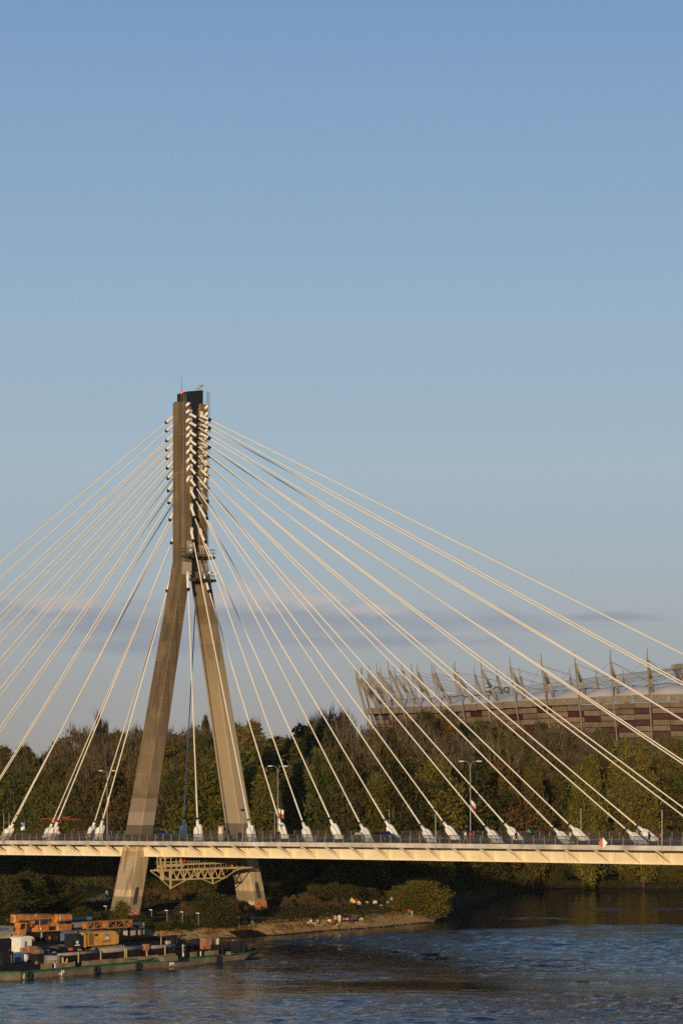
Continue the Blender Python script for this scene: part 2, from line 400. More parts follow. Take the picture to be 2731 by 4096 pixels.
def build_terrain():
    def axis(fine0,fine1,st,far0,far1):
        f=list(np.arange(fine0,fine1+.01,st)); lo=[];x=fine0;s=st
        while x>far0: s*=1.35; x-=s; lo.append(x)
        hi=[];x=fine1;s=st
        while x<far1: s*=1.35; x+=s; hi.append(x)
        return np.array(lo[::-1]+f+hi)
    xs=axis(-75,85,1.25,-7000,7000); ys=axis(335,530,1.25,-1500,12000)
    X,Y=np.meshgrid(xs,ys); Z=ground_z(X,Y); nx,ny=len(xs),len(ys)
    co=np.stack([X,Y,Z],-1).reshape(-1,3)
    i=np.arange(nx*ny).reshape(ny,nx); q=np.stack([i[:-1,:-1],i[:-1,1:],i[1:,1:],i[1:,:-1]],-1).reshape(-1,4)
    me=bpy.data.meshes.new('ground'); me.from_pydata(co.tolist(),[],q.tolist()); me.materials.append(M['ground'])
    me.polygons.foreach_set('use_smooth',[True]*len(q))
    w=np.zeros(X.shape)
    for x,y,rx,ry,k in DIRT: w=np.maximum(w,k*np.clip(1.25-np.sqrt(((X-x)/rx)**2+((Y-y)/ry)**2)*.75,0,1))
    a=me.attributes.new('dirt','FLOAT','POINT'); a.data.foreach_set('value',w.reshape(-1).tolist())
    tag(link(bpy.data.objects.new('ground',me)),'grassy river bank with bare earth patches and a sandy spit',None,kind='structure')
    # river surface: real wind chop in patches, fading to flat outside the stretch in view
    xs=axis(-78,100,.55,-7000,7000); ys=axis(226,520,.55,-1500,3000)
    X,Y=np.meshgrid(xs,ys); nx,ny=len(xs),len(ys); g=np.random.default_rng(12)
    def waves(n,l0,l1,dirc,spread):
        h=np.zeros(X.shape)
        for _ in range(n):
            l=math.exp(g.uniform(math.log(l0),math.log(l1))); a=dirc+g.normal()*spread; k=2*PI/l
            h+=np.sin(k*(X*math.cos(a)+Y*math.sin(a))+g.uniform(0,6.28))*l
        return h/math.sqrt(n)
    low=np.zeros(X.shape)
    for _ in range(14):
        l=g.uniform(18,80); a=g.normal()*.5+PI/2; low+=np.sin(2*PI/l*(X*math.cos(a)+Y*math.sin(a)*1.3)+g.uniform(0,6.28))/math.sqrt(7)
    belt=np.interp(Y,[226,240,262,276,296,308,318,355,368,382,400,440,520],[.95,.95,.85,.5,.42,.65,1,1,.7,.36,.18,.09,.06])
    belt=np.maximum(belt*np.interp(X,[-30,-8,4],[.85,.75,1]),np.interp(X,[-16,-6],[.85,0])*np.interp(Y,[225,315],[1,.6]))
    lee=sst(0,14,-shore_sd(X,Y)) 
    chop=np.clip(belt+low*.2,.03,1.1)*(.25+.75*lee)
    fade=sst(-78,-70,X)*sst(100,92,X)*sst(226,232,Y)*sst(520,510,Y)
    h=(waves(90,2.2,5.2,1.52,.42)*.022+waves(60,1.6,2.6,1.45,.7)*.022+waves(20,6,14,1.5,.3)*.007)*chop+waves(12,9,26,1.4,.5)*.0012
    Z=h*fade
    co=np.stack([X,Y,Z],-1).reshape(-1,3); i=np.arange(nx*ny).reshape(ny,nx); q=np.stack([i[:-1,:-1],i[:-1,1:],i[1:,1:],i[1:,:-1]],-1).reshape(-1,4)
    me=bpy.data.meshes.new('water'); me.from_pydata(co.tolist(),[],q.tolist()); me.materials.append(M['water'])
    me.polygons.foreach_set('use_smooth',[True]*len(q)); a=me.attributes.new('chop','FLOAT','POINT'); a.data.foreach_set('value',np.clip(chop,0,1).reshape(-1).tolist())
    tag(link(bpy.data.objects.new('water',me)),'rippled dark blue river water',None,kind='structure')
build_terrain()

# ------------------------------------------------------------------ bridge frame: s along the deck, t across it
TH=math.radians(45.7); P0=Vector((-31.15,388,0)); PITCH=12.6; W=18.4; TC=W/2; E0,E1=-5.8,W+5.8
U=Vector((math.cos(TH),-math.sin(TH),0)); V=Vector((math.sin(TH),math.cos(TH),0))
def dz(s): return 13.7+.0172*s-1.7e-5*s*s
def bp(s,t,z=None): return P0+U*s+V*t+Vector((0,0,dz(s) if z is None else z))
RB=-TH
def bthing(name,label,cat,s=0,t=0,z=None,rz=0,group=None): return thing(name,label,cat,bp(s,t,z),RB+rz,group)
S0,S1=-150,190
SS=[S0+i*5.04 for i in range(int((S1-S0)/5.04)+1)]

def strip(b, prof, ss):
    """sweep a t-z profile (z relative to the deck) along the cambered deck"""
    n=len(prof); vs=[(s,t,dz(s)+z) for s in ss for t,z in prof]; fs=[]
    for i in range(len(ss)-1):
        for j in range(n):
            k=(j+1)%n; fs.append((i*n+j,(i+1)*n+j,(i+1)*n+k,i*n+k))
    fs += [tuple(range(n)),tuple(range(len(ss)*n-1,(len(ss)-1)*n-1,-1))]
    b.add(vs,fs)

def build_deck():
    d=thing('bridge_deck','long cream road deck of the cable bridge with a pale edge beam','bridge',P0,RB)
    b=MB(); strip(b,[(E0+.45,-.30),(E1-.45,-.30),(E1-.45,-.004),(E0+.45,-.004)],SS); b.build('deck_slab',M['asphalt'],d)
    b=MB(); strip(b,[(E0+.46,0),(1.9,0),(1.9,.1),(E0+.46,.1)],SS); b.build('footway',M['paving'],d)
    b=MB(); strip(b,[(W-1.9,0),(E1-.46,0),(E1-.46,.1),(W-1.9,.1)],SS); b.build('footway',M['paving'],d)
    for e,sg in ((E0,1),(E1,-1)):
        b=MB(); pr=[(e,-.5),(e+sg*.45,-.5),(e+sg*.45,.12),(e,.12)]
        if sg<0: pr=pr[::-1]
        strip(b,pr,SS); b.build('edge_beam',M['fascia'],d)
    # box girder recessed under each side, closed soffit between
    b=MB(); g0,g1=E0+3.7,E1-3.7
    strip(b,[(g0,-2.35),(g0+1.0,-2.35),(g0+1.0,-.302),(g0-.15,-.302)],SS)
    strip(b,[(g0-.25,-2.40),(g0+1.25,-2.40),(g0+1.25,-2.352),(g0-.25,-2.352)],SS)
    b.build('front_girder',M['girder'],d)
    b=MB(); strip(b,[(g1-1.0,-2.35),(g1,-2.35),(g1+.15,-.302),(g1-1.0,-.302)],SS); b.build('back_girder',M['cream'],d)
    b=MB()
    for s in SS: b.bx(s-.15,s+.15,g0+1.1,g1-1.1,dz(s)-1.5,dz(s)-.31)
    b.build('cross_beam',M['cream'],d)['kind']='stuff'
    me=None
    for i,s in enumerate(SS):
        if not -95<s<140 : continue
        z=dz(s)
        if me is None:
            q=MB()      # triangular outrigger plus the web stiffener it lands on
            q.hexa([(-.09,g0-.03,-2.3),(.09,g0-.03,-2.3),(.09,g0-.02,-2.0),(-.09,g0-.02,-2.0)][::1],
                   [(-.09,E0+.5,-.62),(.09,E0+.5,-.62),(.09,E0+.5,-.36),(-.09,E0+.5,-.36)])
            q.bx(-.05,.05,E0+.5,g0-.16,-.42,-.305)
            q.hexa([(-.1,g0-.17,-2.3),(.1,g0-.17,-2.3),(.1,g0-.004,-2.3),(-.1,g0-.004,-2.3)],[(-.1,g0-.25,-.31),(.1,g0-.25,-.31),(.1,g0-.16,-.31),(-.1,g0-.16,-.31)])
            me=q.mesh('bracket',M['cream'])
        o=link(bpy.data.objects.new('bracket',me)); o.parent=d; o.location=(s,0,z)
build_deck()

def build_railing(t, label):
    r=thing('railing',label,'railing',P0,RB,'walkway railings of the bridge')
    b=MB(); strip(b,[(t-.05,1.22),(t+.05,1.22),(t+.05,1.29),(t-.05,1.29)],SS); strip(b,[(t-.03,.25),(t+.03,.25),(t+.03,.29),(t-.03,.29)],SS); b.build('handrail',M['railing'],r)
    b=MB(); s=-60.0
    while s<125:
        b.bx(s-.015,s+.015,t-.006,t+.006,dz(s)+.29,dz(s)+1.22); s+=.09
    b.build('infill_bars',M['railing'],r)['kind']='stuff'
    q=MB(); q.bx(-.045,.045,t-.055,t+.055,.12,1.22); q.bx(-.07,.07,t-.08,t+.08,.12,.16); me=q.mesh('post',M['steel'])
    s=-50.0
    while s<116:
        o=link(bpy.data.objects.new('post',me)); o.parent=r; o.location=(s,0,dz(s)); s+=1.9
build_railing(E0+.2,'grey bar railing along the front edge of the bridge deck')
build_railing(E1-.2,'grey bar railing along the back edge of the bridge deck')

# ------------------------------------------------------------------ pylon
def aout(z):
    if z>=59: return 2.6
    if z>=13.6: return 2.6+(59-z)*(12.4-2.6)/45.4
    return 12.4+(13.6-z)*.235
def lerp(x,pts):
    return float(np.interp(x,[p[0] for p in pts],[p[1] for p in pts]))
def bt(z): return lerp(z,[(0,2.75),(17,2.75),(59,1.85),(90,1.75)])
def bs(z): return lerp(z,[(0,4.5),(17,3.7),(59,2.95),(90,2.85)])
ZT=84.6
ZA={12:81.7,11:80.3,10:78.7,9:77.2,8:75.8,7:74.2,6:72.5,5:70.5,4:68.5,3:65.7,2:61.9,1:54.0}    # height of the cable ends at the pylon
SE={12:3.6,11:3.55,10:3.5,9:3.5,8:3.4,7:3.35,6:3.2,5:3.1,4:2.95,3:2.7,2:2.3,1:2.15}

def build_pylon():
    p=thing('bridge_pylon','tall A-shaped concrete pylon with dark steel head and graffiti at its feet','pylon',bp(0,TC,0),RB)
    zs=[-1,2,5,8,11,13.6,20,30,40,50,55,59,65,72,80,ZT]
    for sg in (-1,1):
        b=MB(); n=8; vs=[]
        for z in zs:
            o=aout(z); w=bt(z); h=bs(z)/2; c=.16
            t0,t1=(-o,-o+w) if sg<0 else (o-w,o)
            vs += [(-h+c,t0,z),(h-c,t0,z),(h,t0+c,z),(h,t1-c,z),(h-c,t1,z),(-h+c,t1,z),(-h,t1-c,z),(-h,t0+c,z)]
        fs=[(i*n+j,i*n+(j+1)%n,(i+1)*n+(j+1)%n,(i+1)*n+j) for i in range(len(zs)-1) for j in range(n)]
        fs+=[tuple(range(n-1,-1,-1)),tuple(range((len(zs)-1)*n,len(zs)*n))]
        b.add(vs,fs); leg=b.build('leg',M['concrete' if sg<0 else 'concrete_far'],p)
        # shallow raised panel on the front face and a pale recess at each cable
        b=MB()
        for z0,z1 in zip(zs[:-1],zs[1:]):
            q=[]
            for z in (z0,z1):
                o=aout(z); w=bt(z); t0=(-o if sg<0 else o-w)-.05
                q.append([(-bs(z)*.22,t0,z),(bs(z)*.10,t0,z),(bs(z)*.10,t0+.2,z),(-bs(z)*.22,t0+.2,z)])
            b.hexa(q[0],q[1])
        b.build('front_rib',M['concrete' if sg<0 else 'concrete_far'],leg)
        # dark arched niche low on the river-side face
        z0,z1=3.8,6.6; b=MB()
        tm=lambda z:(sg*(aout(z)-bt(z)*.5)+ (-.1))
        pr=[]
        for z,dw in ((z0,.42),(5.9,.42),(6.3,.34),(6.6,.12)): pr.append((z,dw))
        vs=[];
        for z,dw in pr: vs+= [(bs(z)/2+.02,tm(z)-dw,z),(bs(z)/2+.02,tm(z)+dw,z),(bs(z)/2-.2,tm(z)+dw,z),(bs(z)/2-.2,tm(z)-dw,z)]
        fs=[]
        for i in range(3):
            for j in range(4): fs.append((i*4+j,i*4+(j+1)%4,i*4+4+(j+1)%4,i*4+4+j))
        fs+=[(3,2,1,0),(12,13,14,15)]
        b.add(vs,fs); b.build('niche',M['darksteel'],leg)
    b=MB(); b.bx(-1.15,1.10,-.62,.62,57.5,ZT+.0); b.build('steel_core',M['black'],p)
    b=MB(); b.hexa([(-1.25,-1.72,ZT-.6),(1.2,-1.72,ZT-.6),(1.2,1.72,ZT-.6),(-1.25,1.72,ZT-.6)],[(-1.25,-1.72,86.15),(1.2,-1.72,86.35),(1.2,1.72,86.9),(-1.25,1.72,86.7)])
    hd=b.build('pylon_head',M['black'],p)
    b=MB(); b.box((-.6,-1.95,ZT+.18),(1.9,.3,.16)); b.bx(.0,.5,-2.05,-1.73,ZT+.02,86.0); b.build('mast_bracket',M['darksteel'],hd)
    b=MB(); b.tube((.25,-2.0,86.0),(.25,-2.0,86.4),.15,n=10); b.ball((.25,-2.0,86.5),.17)
    m=bpy.data.materials.new('red_beacon'); m.use_nodes=True; q=m.node_tree.nodes['Principled BSDF']
    q.inputs['Base Color'].default_value=(.5,.05,.03,1); q.inputs['Emission Color'].default_value=(1,.12,.06,1); q.inputs['Emission Strength'].default_value=.5
    b.build('beacon',m,hd)
    b=MB(); b.tube((.05,-1.9,86.2),(.05,-1.9,89.2),.045,.02,n=6); b.build('antenna',M['darksteel'],hd)
    b=MB(); b.torus((.6,1.2,87.0),.32,.08,'Y',10,6); b.tube((1,1.5,86.8),(1,1.5,87.5),.07); b.box((1.0,1.5,87.65),(.55,.3,.28),.4); b.build('siren',M['steel'],hd)
    # caged ladder up the river-side corner and a lattice mast
    def ladder(b,s,t,z0,z1,w=.42,st=.4):
        b.bar((s,t,z0),(s,t,z1),.05); b.bar((s,t+w,z0),(s,t+w,z1),.05)
        z=z0
        while z<z1: b.bar((s,t,z),(s,t+w,z),.035); z+=st
    b=MB(); ladder(b,1.52,-2.62,60,ZT+1.2); b.build('ladder',M['steel'],p)
    b=MB(); ladder(b,1.55,2.15,60,ZT+2.1,.4,.5); ladder(b,1.9,2.15,80,ZT+2.1,.4,.5); b.build('ladder',M['steel'],p)
    # cladding panels, service platforms with rails and lamps
    for z0,z1,t0,t1 in ((60.2,62.2,-2.0,-.75),(60.2,61.6,.75,1.95),(56.7,58.7,-2.95,-1.05),(56.7,58.7,1.0,2.4)):
        b=MB(); h=max(bs(z0),bs(z1))/2+.03; b.bx(h,h+.06,t0,t1,z0,z1); b.build('cladding_panel',M['panel'],p)
    def platform(z,t0,t1,s0,s1):
        b=MB(); b.bx(s0,s1,t0,t1,z-.16,z)
        for t in np.arange(t0+.3,t1,1.1): b.bar((s0,t,z-.3),(s1,t,z-.3),.14,.28)
        pl=b.build('platform',M['darksteel'],p); b=MB()
        for zz in (.55,1.1):
            b.bar((s1-.05,t0,z+zz),(s1-.05,t1,z+zz),.055); b.bar((s0,t0+.03,z+zz),(s1,t0+.03,z+zz),.055); b.bar((s0,t1-.03,z+zz),(s1,t1-.03,z+zz),.055)
        for t in np.arange(t0+.03,t1,.62): b.bar((s1-.05,t,z),(s1-.05,t,z+1.1),.05)
        b.build('platform_rail',M['darksteel'],pl); return pl
    platform(59.8,-2.9,3.2,1.0,2.7); lo=platform(56.1,-1.5,3.3,1.3,2.75)
    for c_,r_ in (((2.85,1.6,57.1),.2),((2.7,3.2,57.0),.28),((2.8,-2.3,60.5),.2),((2.8,-2.3,61.3),.14)):
        b=MB(); b.ball(c_,r_); b.tube((c_[0]-.3,c_[1],c_[2]-r_),c_,.04,n=5); b.build('floodlight',M['white'],p)
    b=MB(); b.bar((2.0,.4,59.7),(2.6,1.5,56.4),.07); b.build('stay_rod',M['darksteel'],lo)
    # painted graffiti, millimetres thick, on the legs
    def graffiti(b, sg, face, a0, a1, pts, z0, z1, off=.012):
        """flat blotch polygon in unit square (u,v) on the front or river-side face"""
        vs=[]
        for lay in (off+.0,-.05):
            for u,v in pts:
                z=z0+(z1-z0)*v
                if face=='N':
                    o=aout(z); w=bt(z); t0=(-o if sg<0 else o-w)-lay-.052; vs.append((bs(z)*(-.5+a0+(a1-a0)*u),t0,z))
                else:
                    o=aout(z); w=bt(z); lo_=(-o if sg<0 else o-w); vs.append((bs(z)/2+lay,lo_+w*(a0+(a1-a0)*u),z))
        n=len(pts); b.add(vs,[tuple(range(n))]+[(i,i+n,(i+1)%n+n,(i+1)%n) for i in range(n)])
    rg=random.Random(5)
    def blotch(cx,cy,rx,ry,k=9): return [(cx+rx*math.cos(2*PI*i/k)*(.7+.5*rg.random()),cy+ry*math.sin(2*PI*i/k)*(.7+.5*rg.random())) for i in range(k)]
    gm={n:mat('spray_paint_'+n,c,.7,var=.25,scale=3) for n,c in dict(pink=(.55,.18,.22),wine=(.09,.012,.02),orange=(.55,.17,.03),gold=(.55,.32,.05),black=(.015,.012,.015),cream=(.55,.47,.34),violet=(.20,.05,.16),blue=(.03,.07,.16)).items()}
    def paint(name, jobs, mt):
        b=MB()
        for j in jobs: graffiti(b,*j)
        o=b.build('graffiti',gm[mt],p); return o
    sq=[(0,0),(1,0),(1,1),(0,1)]
    paint('g',[(-1,'W',.05,.95,blotch(rg.random()*.7+.1,rg.random()*.8+.1,.16,.12,8),.9,3.2,.010+.002*i) for i in range(16)],'pink')
    paint('g',[(-1,'W',.05,.95,blotch(rg.random()*.8+.1,rg.random()*.8+.1,.08,.07,7),.9,3.1,.05+.002*i) for i in range(10)],'violet')
    paint('g',[(-1,'W',.05,.95,blotch(rg.random()*.8+.1,rg.random()*.8+.1,.07,.05,7),.9,3.1,.08+.002*i) for i in range(10)],'cream')
    paint('g',[(1,'N',.35,.98,[(0,.1),(.5,.2),(1,.25),(1,.75),(.7,.8),(.45,.98),(0,1)],.7,3.2,.010)],'black')
    paint('g',[(1,'N',.35,.98,[(.42,.2),(.98,.3),(.98,.66),(.7,.72),(.5,.6)],.7,3.2,.014)],'wine')
    paint('g',[(1,'N',.35,.98,[(.08,.1),(.2,.14),(.3,.12),(.34,.5),(.42,.45),(.33,.75),(.24,.92),(.14,.7),(.07,.55),(.15,.5)],.7,3.2,.018)],'cream')
    paint('g',[(1,'N',.3,.98,[(0,0),(1,0),(1,.22),(.75,.34),(.45,.2),(.2,.05)],.5,3.0,.022)],'orange')
    paint('g',[(1,'N',.3,.98,[(.55,.9),(.75,.78),(.98,.86),(.98,1.1),(.8,.98),(.66,1.16)],.7,3.2,.022)],'cream')
    paint('g',[(1,'W',.02,.98,sq,.6,3.4,.010)],'orange')
    paint('g',[(1,'W',.02,.98,blotch(.3,.6,.14,.2),.6,3.4,.014),(1,'W',.02,.98,blotch(.75,.66,.16,.26),.6,3.4,.014)],'gold')
    paint('g',[(1,'W',.02,.98,blotch(.5,.5,.06,.42),.6,3.4,.018),(1,'W',.02,.98,blotch(.3,.82,.09,.08),.6,3.4,.018),(1,'W',.02,.98,blotch(.3,.14,.16,.16),.6,3.4,.018),(1,'W',.02,.98,blotch(.75,.14,.16,.16),.6,3.4,.018)],'blue')
    paint('g',[(1,'W',.02,.98,blotch(.12,.4,.06,.2),.6,3.4,.022),(1,'W',.02,.98,blotch(.92,.3,.05,.25),.6,3.4,.022)],'violet')
build_pylon()

# ------------------------------------------------------------------ stay cables
def build_cable(k, side, plane):
    t=0 if plane=='front' else W; sg=-1 if plane=='front' else 1
    s=side*k*PITCH; zd=dz(s)+.1
    ze=ZA[k]; se=side*SE[k]
    a=aout(ze)-bt(ze)/2
    te=TC+sg*(a-.42*side)
    pe=Vector((se,te,ze)); pd=Vector((s,t,zd))
    side_w='right' if side>0 else 'left'
    lab='cream stay cable in the %s plane, %s from the pylon on its %s side'%(plane,ORD[k] if k<12 else 'outermost',side_w)
    c=thing('stay_cable',lab,'cable',bp(s,t,zd),RB,'stay cables of the bridge')
    L=lambda p: p-pd
    dirv=(pe-pd).normalized()
    b0=pd+dirv*3.75
    b=MB(); b.tube(L(b0),L(pe+(pd-pe).normalized()*.1),.098,n=8,cap=False); b.build('strand',M['cable'],c,True)
    if side*k in range(-4,10):
        b=MB(); b.tube(L(b0+dirv*3.6),L(b0+dirv*3.75),.16,n=8,cap=False); b.tube(L(b0),L(b0+dirv*3.6),.118,n=8,cap=False); b.build('sleeve',M['cable'],c,True)
    # deck anchorage: two rounded blocks side by side, tube, black ring
    x=Vector((0,1,0)); y=dirv.cross(x).normalized()
    b=MB()
    for off,ln in ((-.34,2.25),(.34,2.6)):
        for j,(w0,h0) in enumerate(((.35,.40),)):
            n=12; vs=[];
            for d in (-.3,ln-.45,ln):
                kx=.62 if d==ln else 1
                for i in range(n):
                    aa=2*PI*i/n; ca,sa=math.cos(aa),math.sin(aa)
                    r=1/ (abs(ca)**7+abs(sa)**7)**(1/7)
                    vs.append(dirv*d+x*(off+w0*r*ca*kx)+y*(h0*r*sa*kx))
            fs=[(q*n+i,q*n+(i+1)%n,(q+1)*n+(i+1)%n,(q+1)*n+i) for q in range(2) for i in range(n)]+[tuple(range(n-1,-1,-1)),tuple(range(2*n,3*n))]
            b.add(vs,fs)
    an=b.build('deck_anchor',M['white'],c)
    b=MB(); b.tube(dirv*2.0,dirv*3.4,.235,n=10); b.build('anchor_tube',M['white'],an,True)
    b=MB(); b.tube(dirv*3.35,dirv*3.72,.19,n=10); b.build('collar',M['rubber'],an,True)
    # pylon socket with black boot, and the anchor head poking out behind the leg
    dn=-dirv; so_=MB(); h=bs(ze)/2
    q0=pe+dirv*2.4 if k>1 else pe+dirv*3.4
    so_.tube(L(q0),L(pe+dirv*.42),.21,n=10); so_.tube(L(pe+dirv*.62),L(pe+dirv*.40),.27,n=10)
    # pale formed recess plate on the leg face
    f0=pe+dirv*((abs(se)-h)/abs(dirv.x)); px_=side*(h+.02)
    so_.box(L(Vector((px_,f0.y,f0.z+.25))),(.12,.56,.95))
    so_=so_.build('pylon_socket',M['white'],c)
    b=MB(); b.tube(L(pe+dirv*.42),L(pe+dirv*.12),.33,.30,n=10); b.tube(L(pe+dirv*.12),L(pe-dirv*.12),.30,.16,n=10); b.build('boot',M['rubber'],so_,True)
    if k>=3:
        zi=f0.z+dirv.z/abs(dirv.x)*2*h; f1=Vector((-side*h,f0.y,zi))
        f1.z=min(f1.z,ZT-.6)
        b=MB(); b.tube(L(f1-dirv*.9),L(f1+dirv*.75),.22,n=10); b.build('anchor_head',M['white'],c,True)
for plane in ('front','back'):
    for side in (1,-1):
        for k in range(1,13): build_cable(k,side,plane)

# ------------------------------------------------------------------ inspection gantry under the deck (spans across it)
def build_gantry():
    g=thing('inspection_gantry','cream steel inspection gantry truss hanging under the deck between the pylon legs','gantry',bp(6.3,-1.25,0),RB)
    zt,zb=9.25,7.75; t0,t1=-1.4,14.0
    b=MB()
    for s in (-.9,.9):
        b.bar((s,t0-1,zt),(s,t1+3.6,zt),.2,.24); b.bar((s,t0+1.4,zb),(s,t1-2.4,zb),.18,.2)
        b.bar((s,t0-1,zt-.1),(s,t0+1.4,zb),.13); b.bar((s,t1+.6,zt),(s,t1-2.4,zb),.13)
        n=8; xs=[t0+1.4+(t1-t0-3.8)*i/n for i in range(n+1)]
        for i in range(n):
            m=(xs[i]+xs[i+1])/2
            b.bar((s,xs[i],zb),(s,m,zt),.12); b.bar((s,m,zt),(s,xs[i+1],zb),.12)
            if i%2==0: b.bar((s,xs[i],zb),(s,xs[i],zt),.14)
    for i in range(9): b.bar((-.9,t0+1.4+i*1.5,zb),(.9,t0+1.4+i*1.5,zb),.1)
    b.build('truss',M['gantry'],g)
    b=MB()
    b.bar((.9,t0+1.6,zt),(.9,t0+1.6,6.3),.22); b.bar((.9,t0-.4,7.95),(.9,t0+1.6,6.45),.13); b.bar((.9,t0+1.6,6.45),(.9,t0+8.6,zt-.1),.16)
    b.bar((.9,t1-5.0,zb),(.9,t1-5.0,6.8),.18); b.bar((.9,t1-7.4,zb),(.9,t1-5,6.85),.12); b.bar((.9,t1-5,6.9),(.9,t1-2.4,zb),.14)
    b.bar((.9,t0-.4,zt),(.9,t0-.4,7.95),.18); b.bar((.9,t0-.4,7.95),(.9,t0+1.6,7.95),.14)
    b.build('outrigger_strut',M['gantry'],g)
    b=MB(); b.bx(-1,1,t0-.2,t1+1.6,zt+.12,zt+.2)
    b.bx(.9,.98,t0-.2,t1,zt+.75,zt+.98); b.build('walkway',M['gantry'],g)
    b=MB()
    for t in np.arange(t0+.6,t1+1.7,1.15):
        b.bar((.95,t,zt+.2),(.95,t,zt+1.35),.06); b.bar((-.95,t,zt+.2),(-.95,t,zt+1.35),.06)
    for zz in (1.0,1.35): b.bar((.95,t0,zt+zz),(.95,t1+1.6,zt+zz),.05); b.bar((-.95,t0,zt+zz),(-.95,t1+1.6,zt+zz),.05)
    b.build('guard_rail',M['gantry'],g)
    b=MB()      # cage with hangers at the front end
    for t in (t0-.6,t0+.5,t0+1.6,t0+2.7,t0+3.8):
        b.bar((.95,t,zt+.2),(.95,t,zt+2.0),.09)
    b.bar((.95,t0-.6,zt+2.0),(.95,t0+3.8,zt+2.0),.12); b.bar((.95,t0-.6,zt+1.3),(.95,t0+3.8,zt+1.3),.08); b.bx(.75,1.05,t0-.9,t0+4.3,zt+.55,zt+.85)
    b.bar((.95,t0-.6,zt+2),(.95,t0+.2,7.9),.2); b.bar((.9,t0+3.7,zt+.5),(.9,t0+3.7,zt+2.1),.26)
    b.build('hanger_cage',M['gantry'],g)
    for s,t in ((0,t0+9.5),(0,t1),(-.9,t0+.4),(.9,t0+.4)):
        q=MB(); q.bar((s,t,zt),(s,t,11.4),.11); q.bx(s-.15,s+.15,t-.15,t+.15,11.28,11.4); q.build('hanger',M['gantry'],g)
    b=MB()
    b.bx(.96,1.02,t0+4.3,t0+4.6,zt+1.0,zt+1.7); b.build('red_tag',M['red'],g)
build_gantry()

# ------------------------------------------------------------------ lamps, flags, shelter, signs on the deck
def build_twin_lamp():
    r=thing('street_lamp','x','street lamp',(0,0,0),RB,'tall twin armed street lamps along the deck')
    b=MB(); b.tube((0,0,0),(0,0,1.2),.13,.12); b.tube((0,0,1.2),(0,0,10.6),.10,.06); b.build('pole',M['steel'],r)
    for sg in (-1,1):
        b=MB(); pts=[(0,0,10.6)]+[(sg*(.75*(1-math.cos(a))+.0),0,10.6+1.0*math.sin(a)) for a in np.linspace(.3,PI/2,5)]+[(sg*1.35,0,11.66)]
        b.path(pts,.045); ar=b.build('arm',M['steel'],r)
        b=MB(); b.box((sg*1.72,0,11.66),(.85,.26,.12)); b.box((sg*1.75,0,11.585),(.6,.2,.04)); b.build('lamp_head',M['white'],ar)
    return r
tl=None
for i,(x,lab) in enumerate(((429,'tall twin armed street lamp left of the pylon'),(1111,'tall twin armed street lamp just right of the pylon'),(1880,'tall twin armed street lamp standing before the right wood'))):
    tt=TC+.3
    # station on the deck centre seen at column x
    s=min(np.arange(-90,140,.1),key=lambda q:abs((bp(q,tt).x)/(bp(q,tt).y)*F+CX-x))
    q=bp(s,tt)
    if tl is None: tl=build_twin_lamp(); tl.location=q; tl['label']=lab
    else: dup(tl,q,RB,lab)
    # red and white flag on the pole
    f=thing('flag','%s'%('red and white flag hanging on the twin lamp left of the pylon','pair of red and white flags on the lamp right of the pylon','red and white flag blowing on the lamp before the right wood')[i],'flag',q+Vector((0,0,0)),RB,'flags on the street lamps')
    z0=(5.6,3.7,4.6)[i]
    def cloth(b,mi,za,zb_,ph):
        b.cm=mi; n=7
        vs=[]
        for j in range(2):
            for kx in range(n):
                u=kx/(n-1); xx=.12+u*(.55,.6,1.0)[i]; vs.append((xx,.12*math.sin(u*5+ph),za+(zb_-za)*j-u*(.15,.2,.55)[i]))
        fs=[(kx,kx+1,n+kx+1,n+kx) for kx in range(n-1)]
        m=len(vs); vs+= [(a,c+.02,d) for a,c,d in vs]; fs+=[tuple(m+v for v in q_[::-1]) for q_ in fs]
        b.add(vs,fs)
    for ph in ((0,) if i!=1 else (0,1.6)):
        b=MB(); hh=(1.5,1.3,1.4)[i]; cloth(b,0,z0,z0+hh/2,ph); cloth(b,1,z0+hh/2,z0+hh,ph)
        fo=b.build('cloth',[M['red'],M['white']],f)
        if ph: fo.location=(.55,0,-.05)
    b=MB(); b.bar((.08,0,z0+.1),(.35,0,z0+1.75),.04); b.build('flag_pole',M['steel'],f)

def build_small_lamp(side):
    r=thing('walkway_lamp','x','walkway lamp',(0,0,0),RB,'thin walkway lamps on the edge of the bridge deck')
    b=MB(); b.tube((0,0,-.6),(0,0,4.75),.075,.05,n=6); b.build('pole',M['steel'],r)
    b=MB(); b.lathe((0,0,4.7),[(.05,0),(.2,.06),(.34,.22),(.34,.30),(.14,.38),(0,.4)],12); b.build('lamp_head',M['black'],r)
    return r
sl_=None
def col_station(x,t):
    return float(min(np.arange(-140,170,.1),key=lambda q:abs((bp(q,t).x)/(bp(q,t).y)*F+CX-x)))
for x,t,lab in ((411,E0-.1,'thin walkway lamp on the front edge just left of the pylon'),(970,E0-.1,'thin walkway lamp in front of the far pylon leg'),(1741,E0-.1,'thin walkway lamp on the front edge in mid span'),
                (2645,E0-.1,'thin walkway lamp at the right end of the front edge'),(16,E0-.1,'thin walkway lamp at the left end of the front edge'),
                (1556,E1+.1,'short looking lamp on the back edge behind the dark car'),(2322,E1+.1,'lamp on the back edge above a right cable anchor'),(38,E1+.1,'lamp on the back edge near the parking sign')):
    q=bp(col_station(x,t),t)
    if sl_ is None: sl_=build_small_lamp(1); sl_.location=q; sl_['label']=lab
    else: dup(sl_,q,RB,lab)
t=E1-1.5; g=bthing('street_lamp','slim grey lamp with a single arm beside the lamp with two flags','street lamp',col_station(1099,t),t)
b=MB(); b.tube((0,0,0),(0,0,4.3),.08,.06); b.bar((0,0,4.3),(-.9,0,4.36),.06); b.build('pole',M['steel'],g)
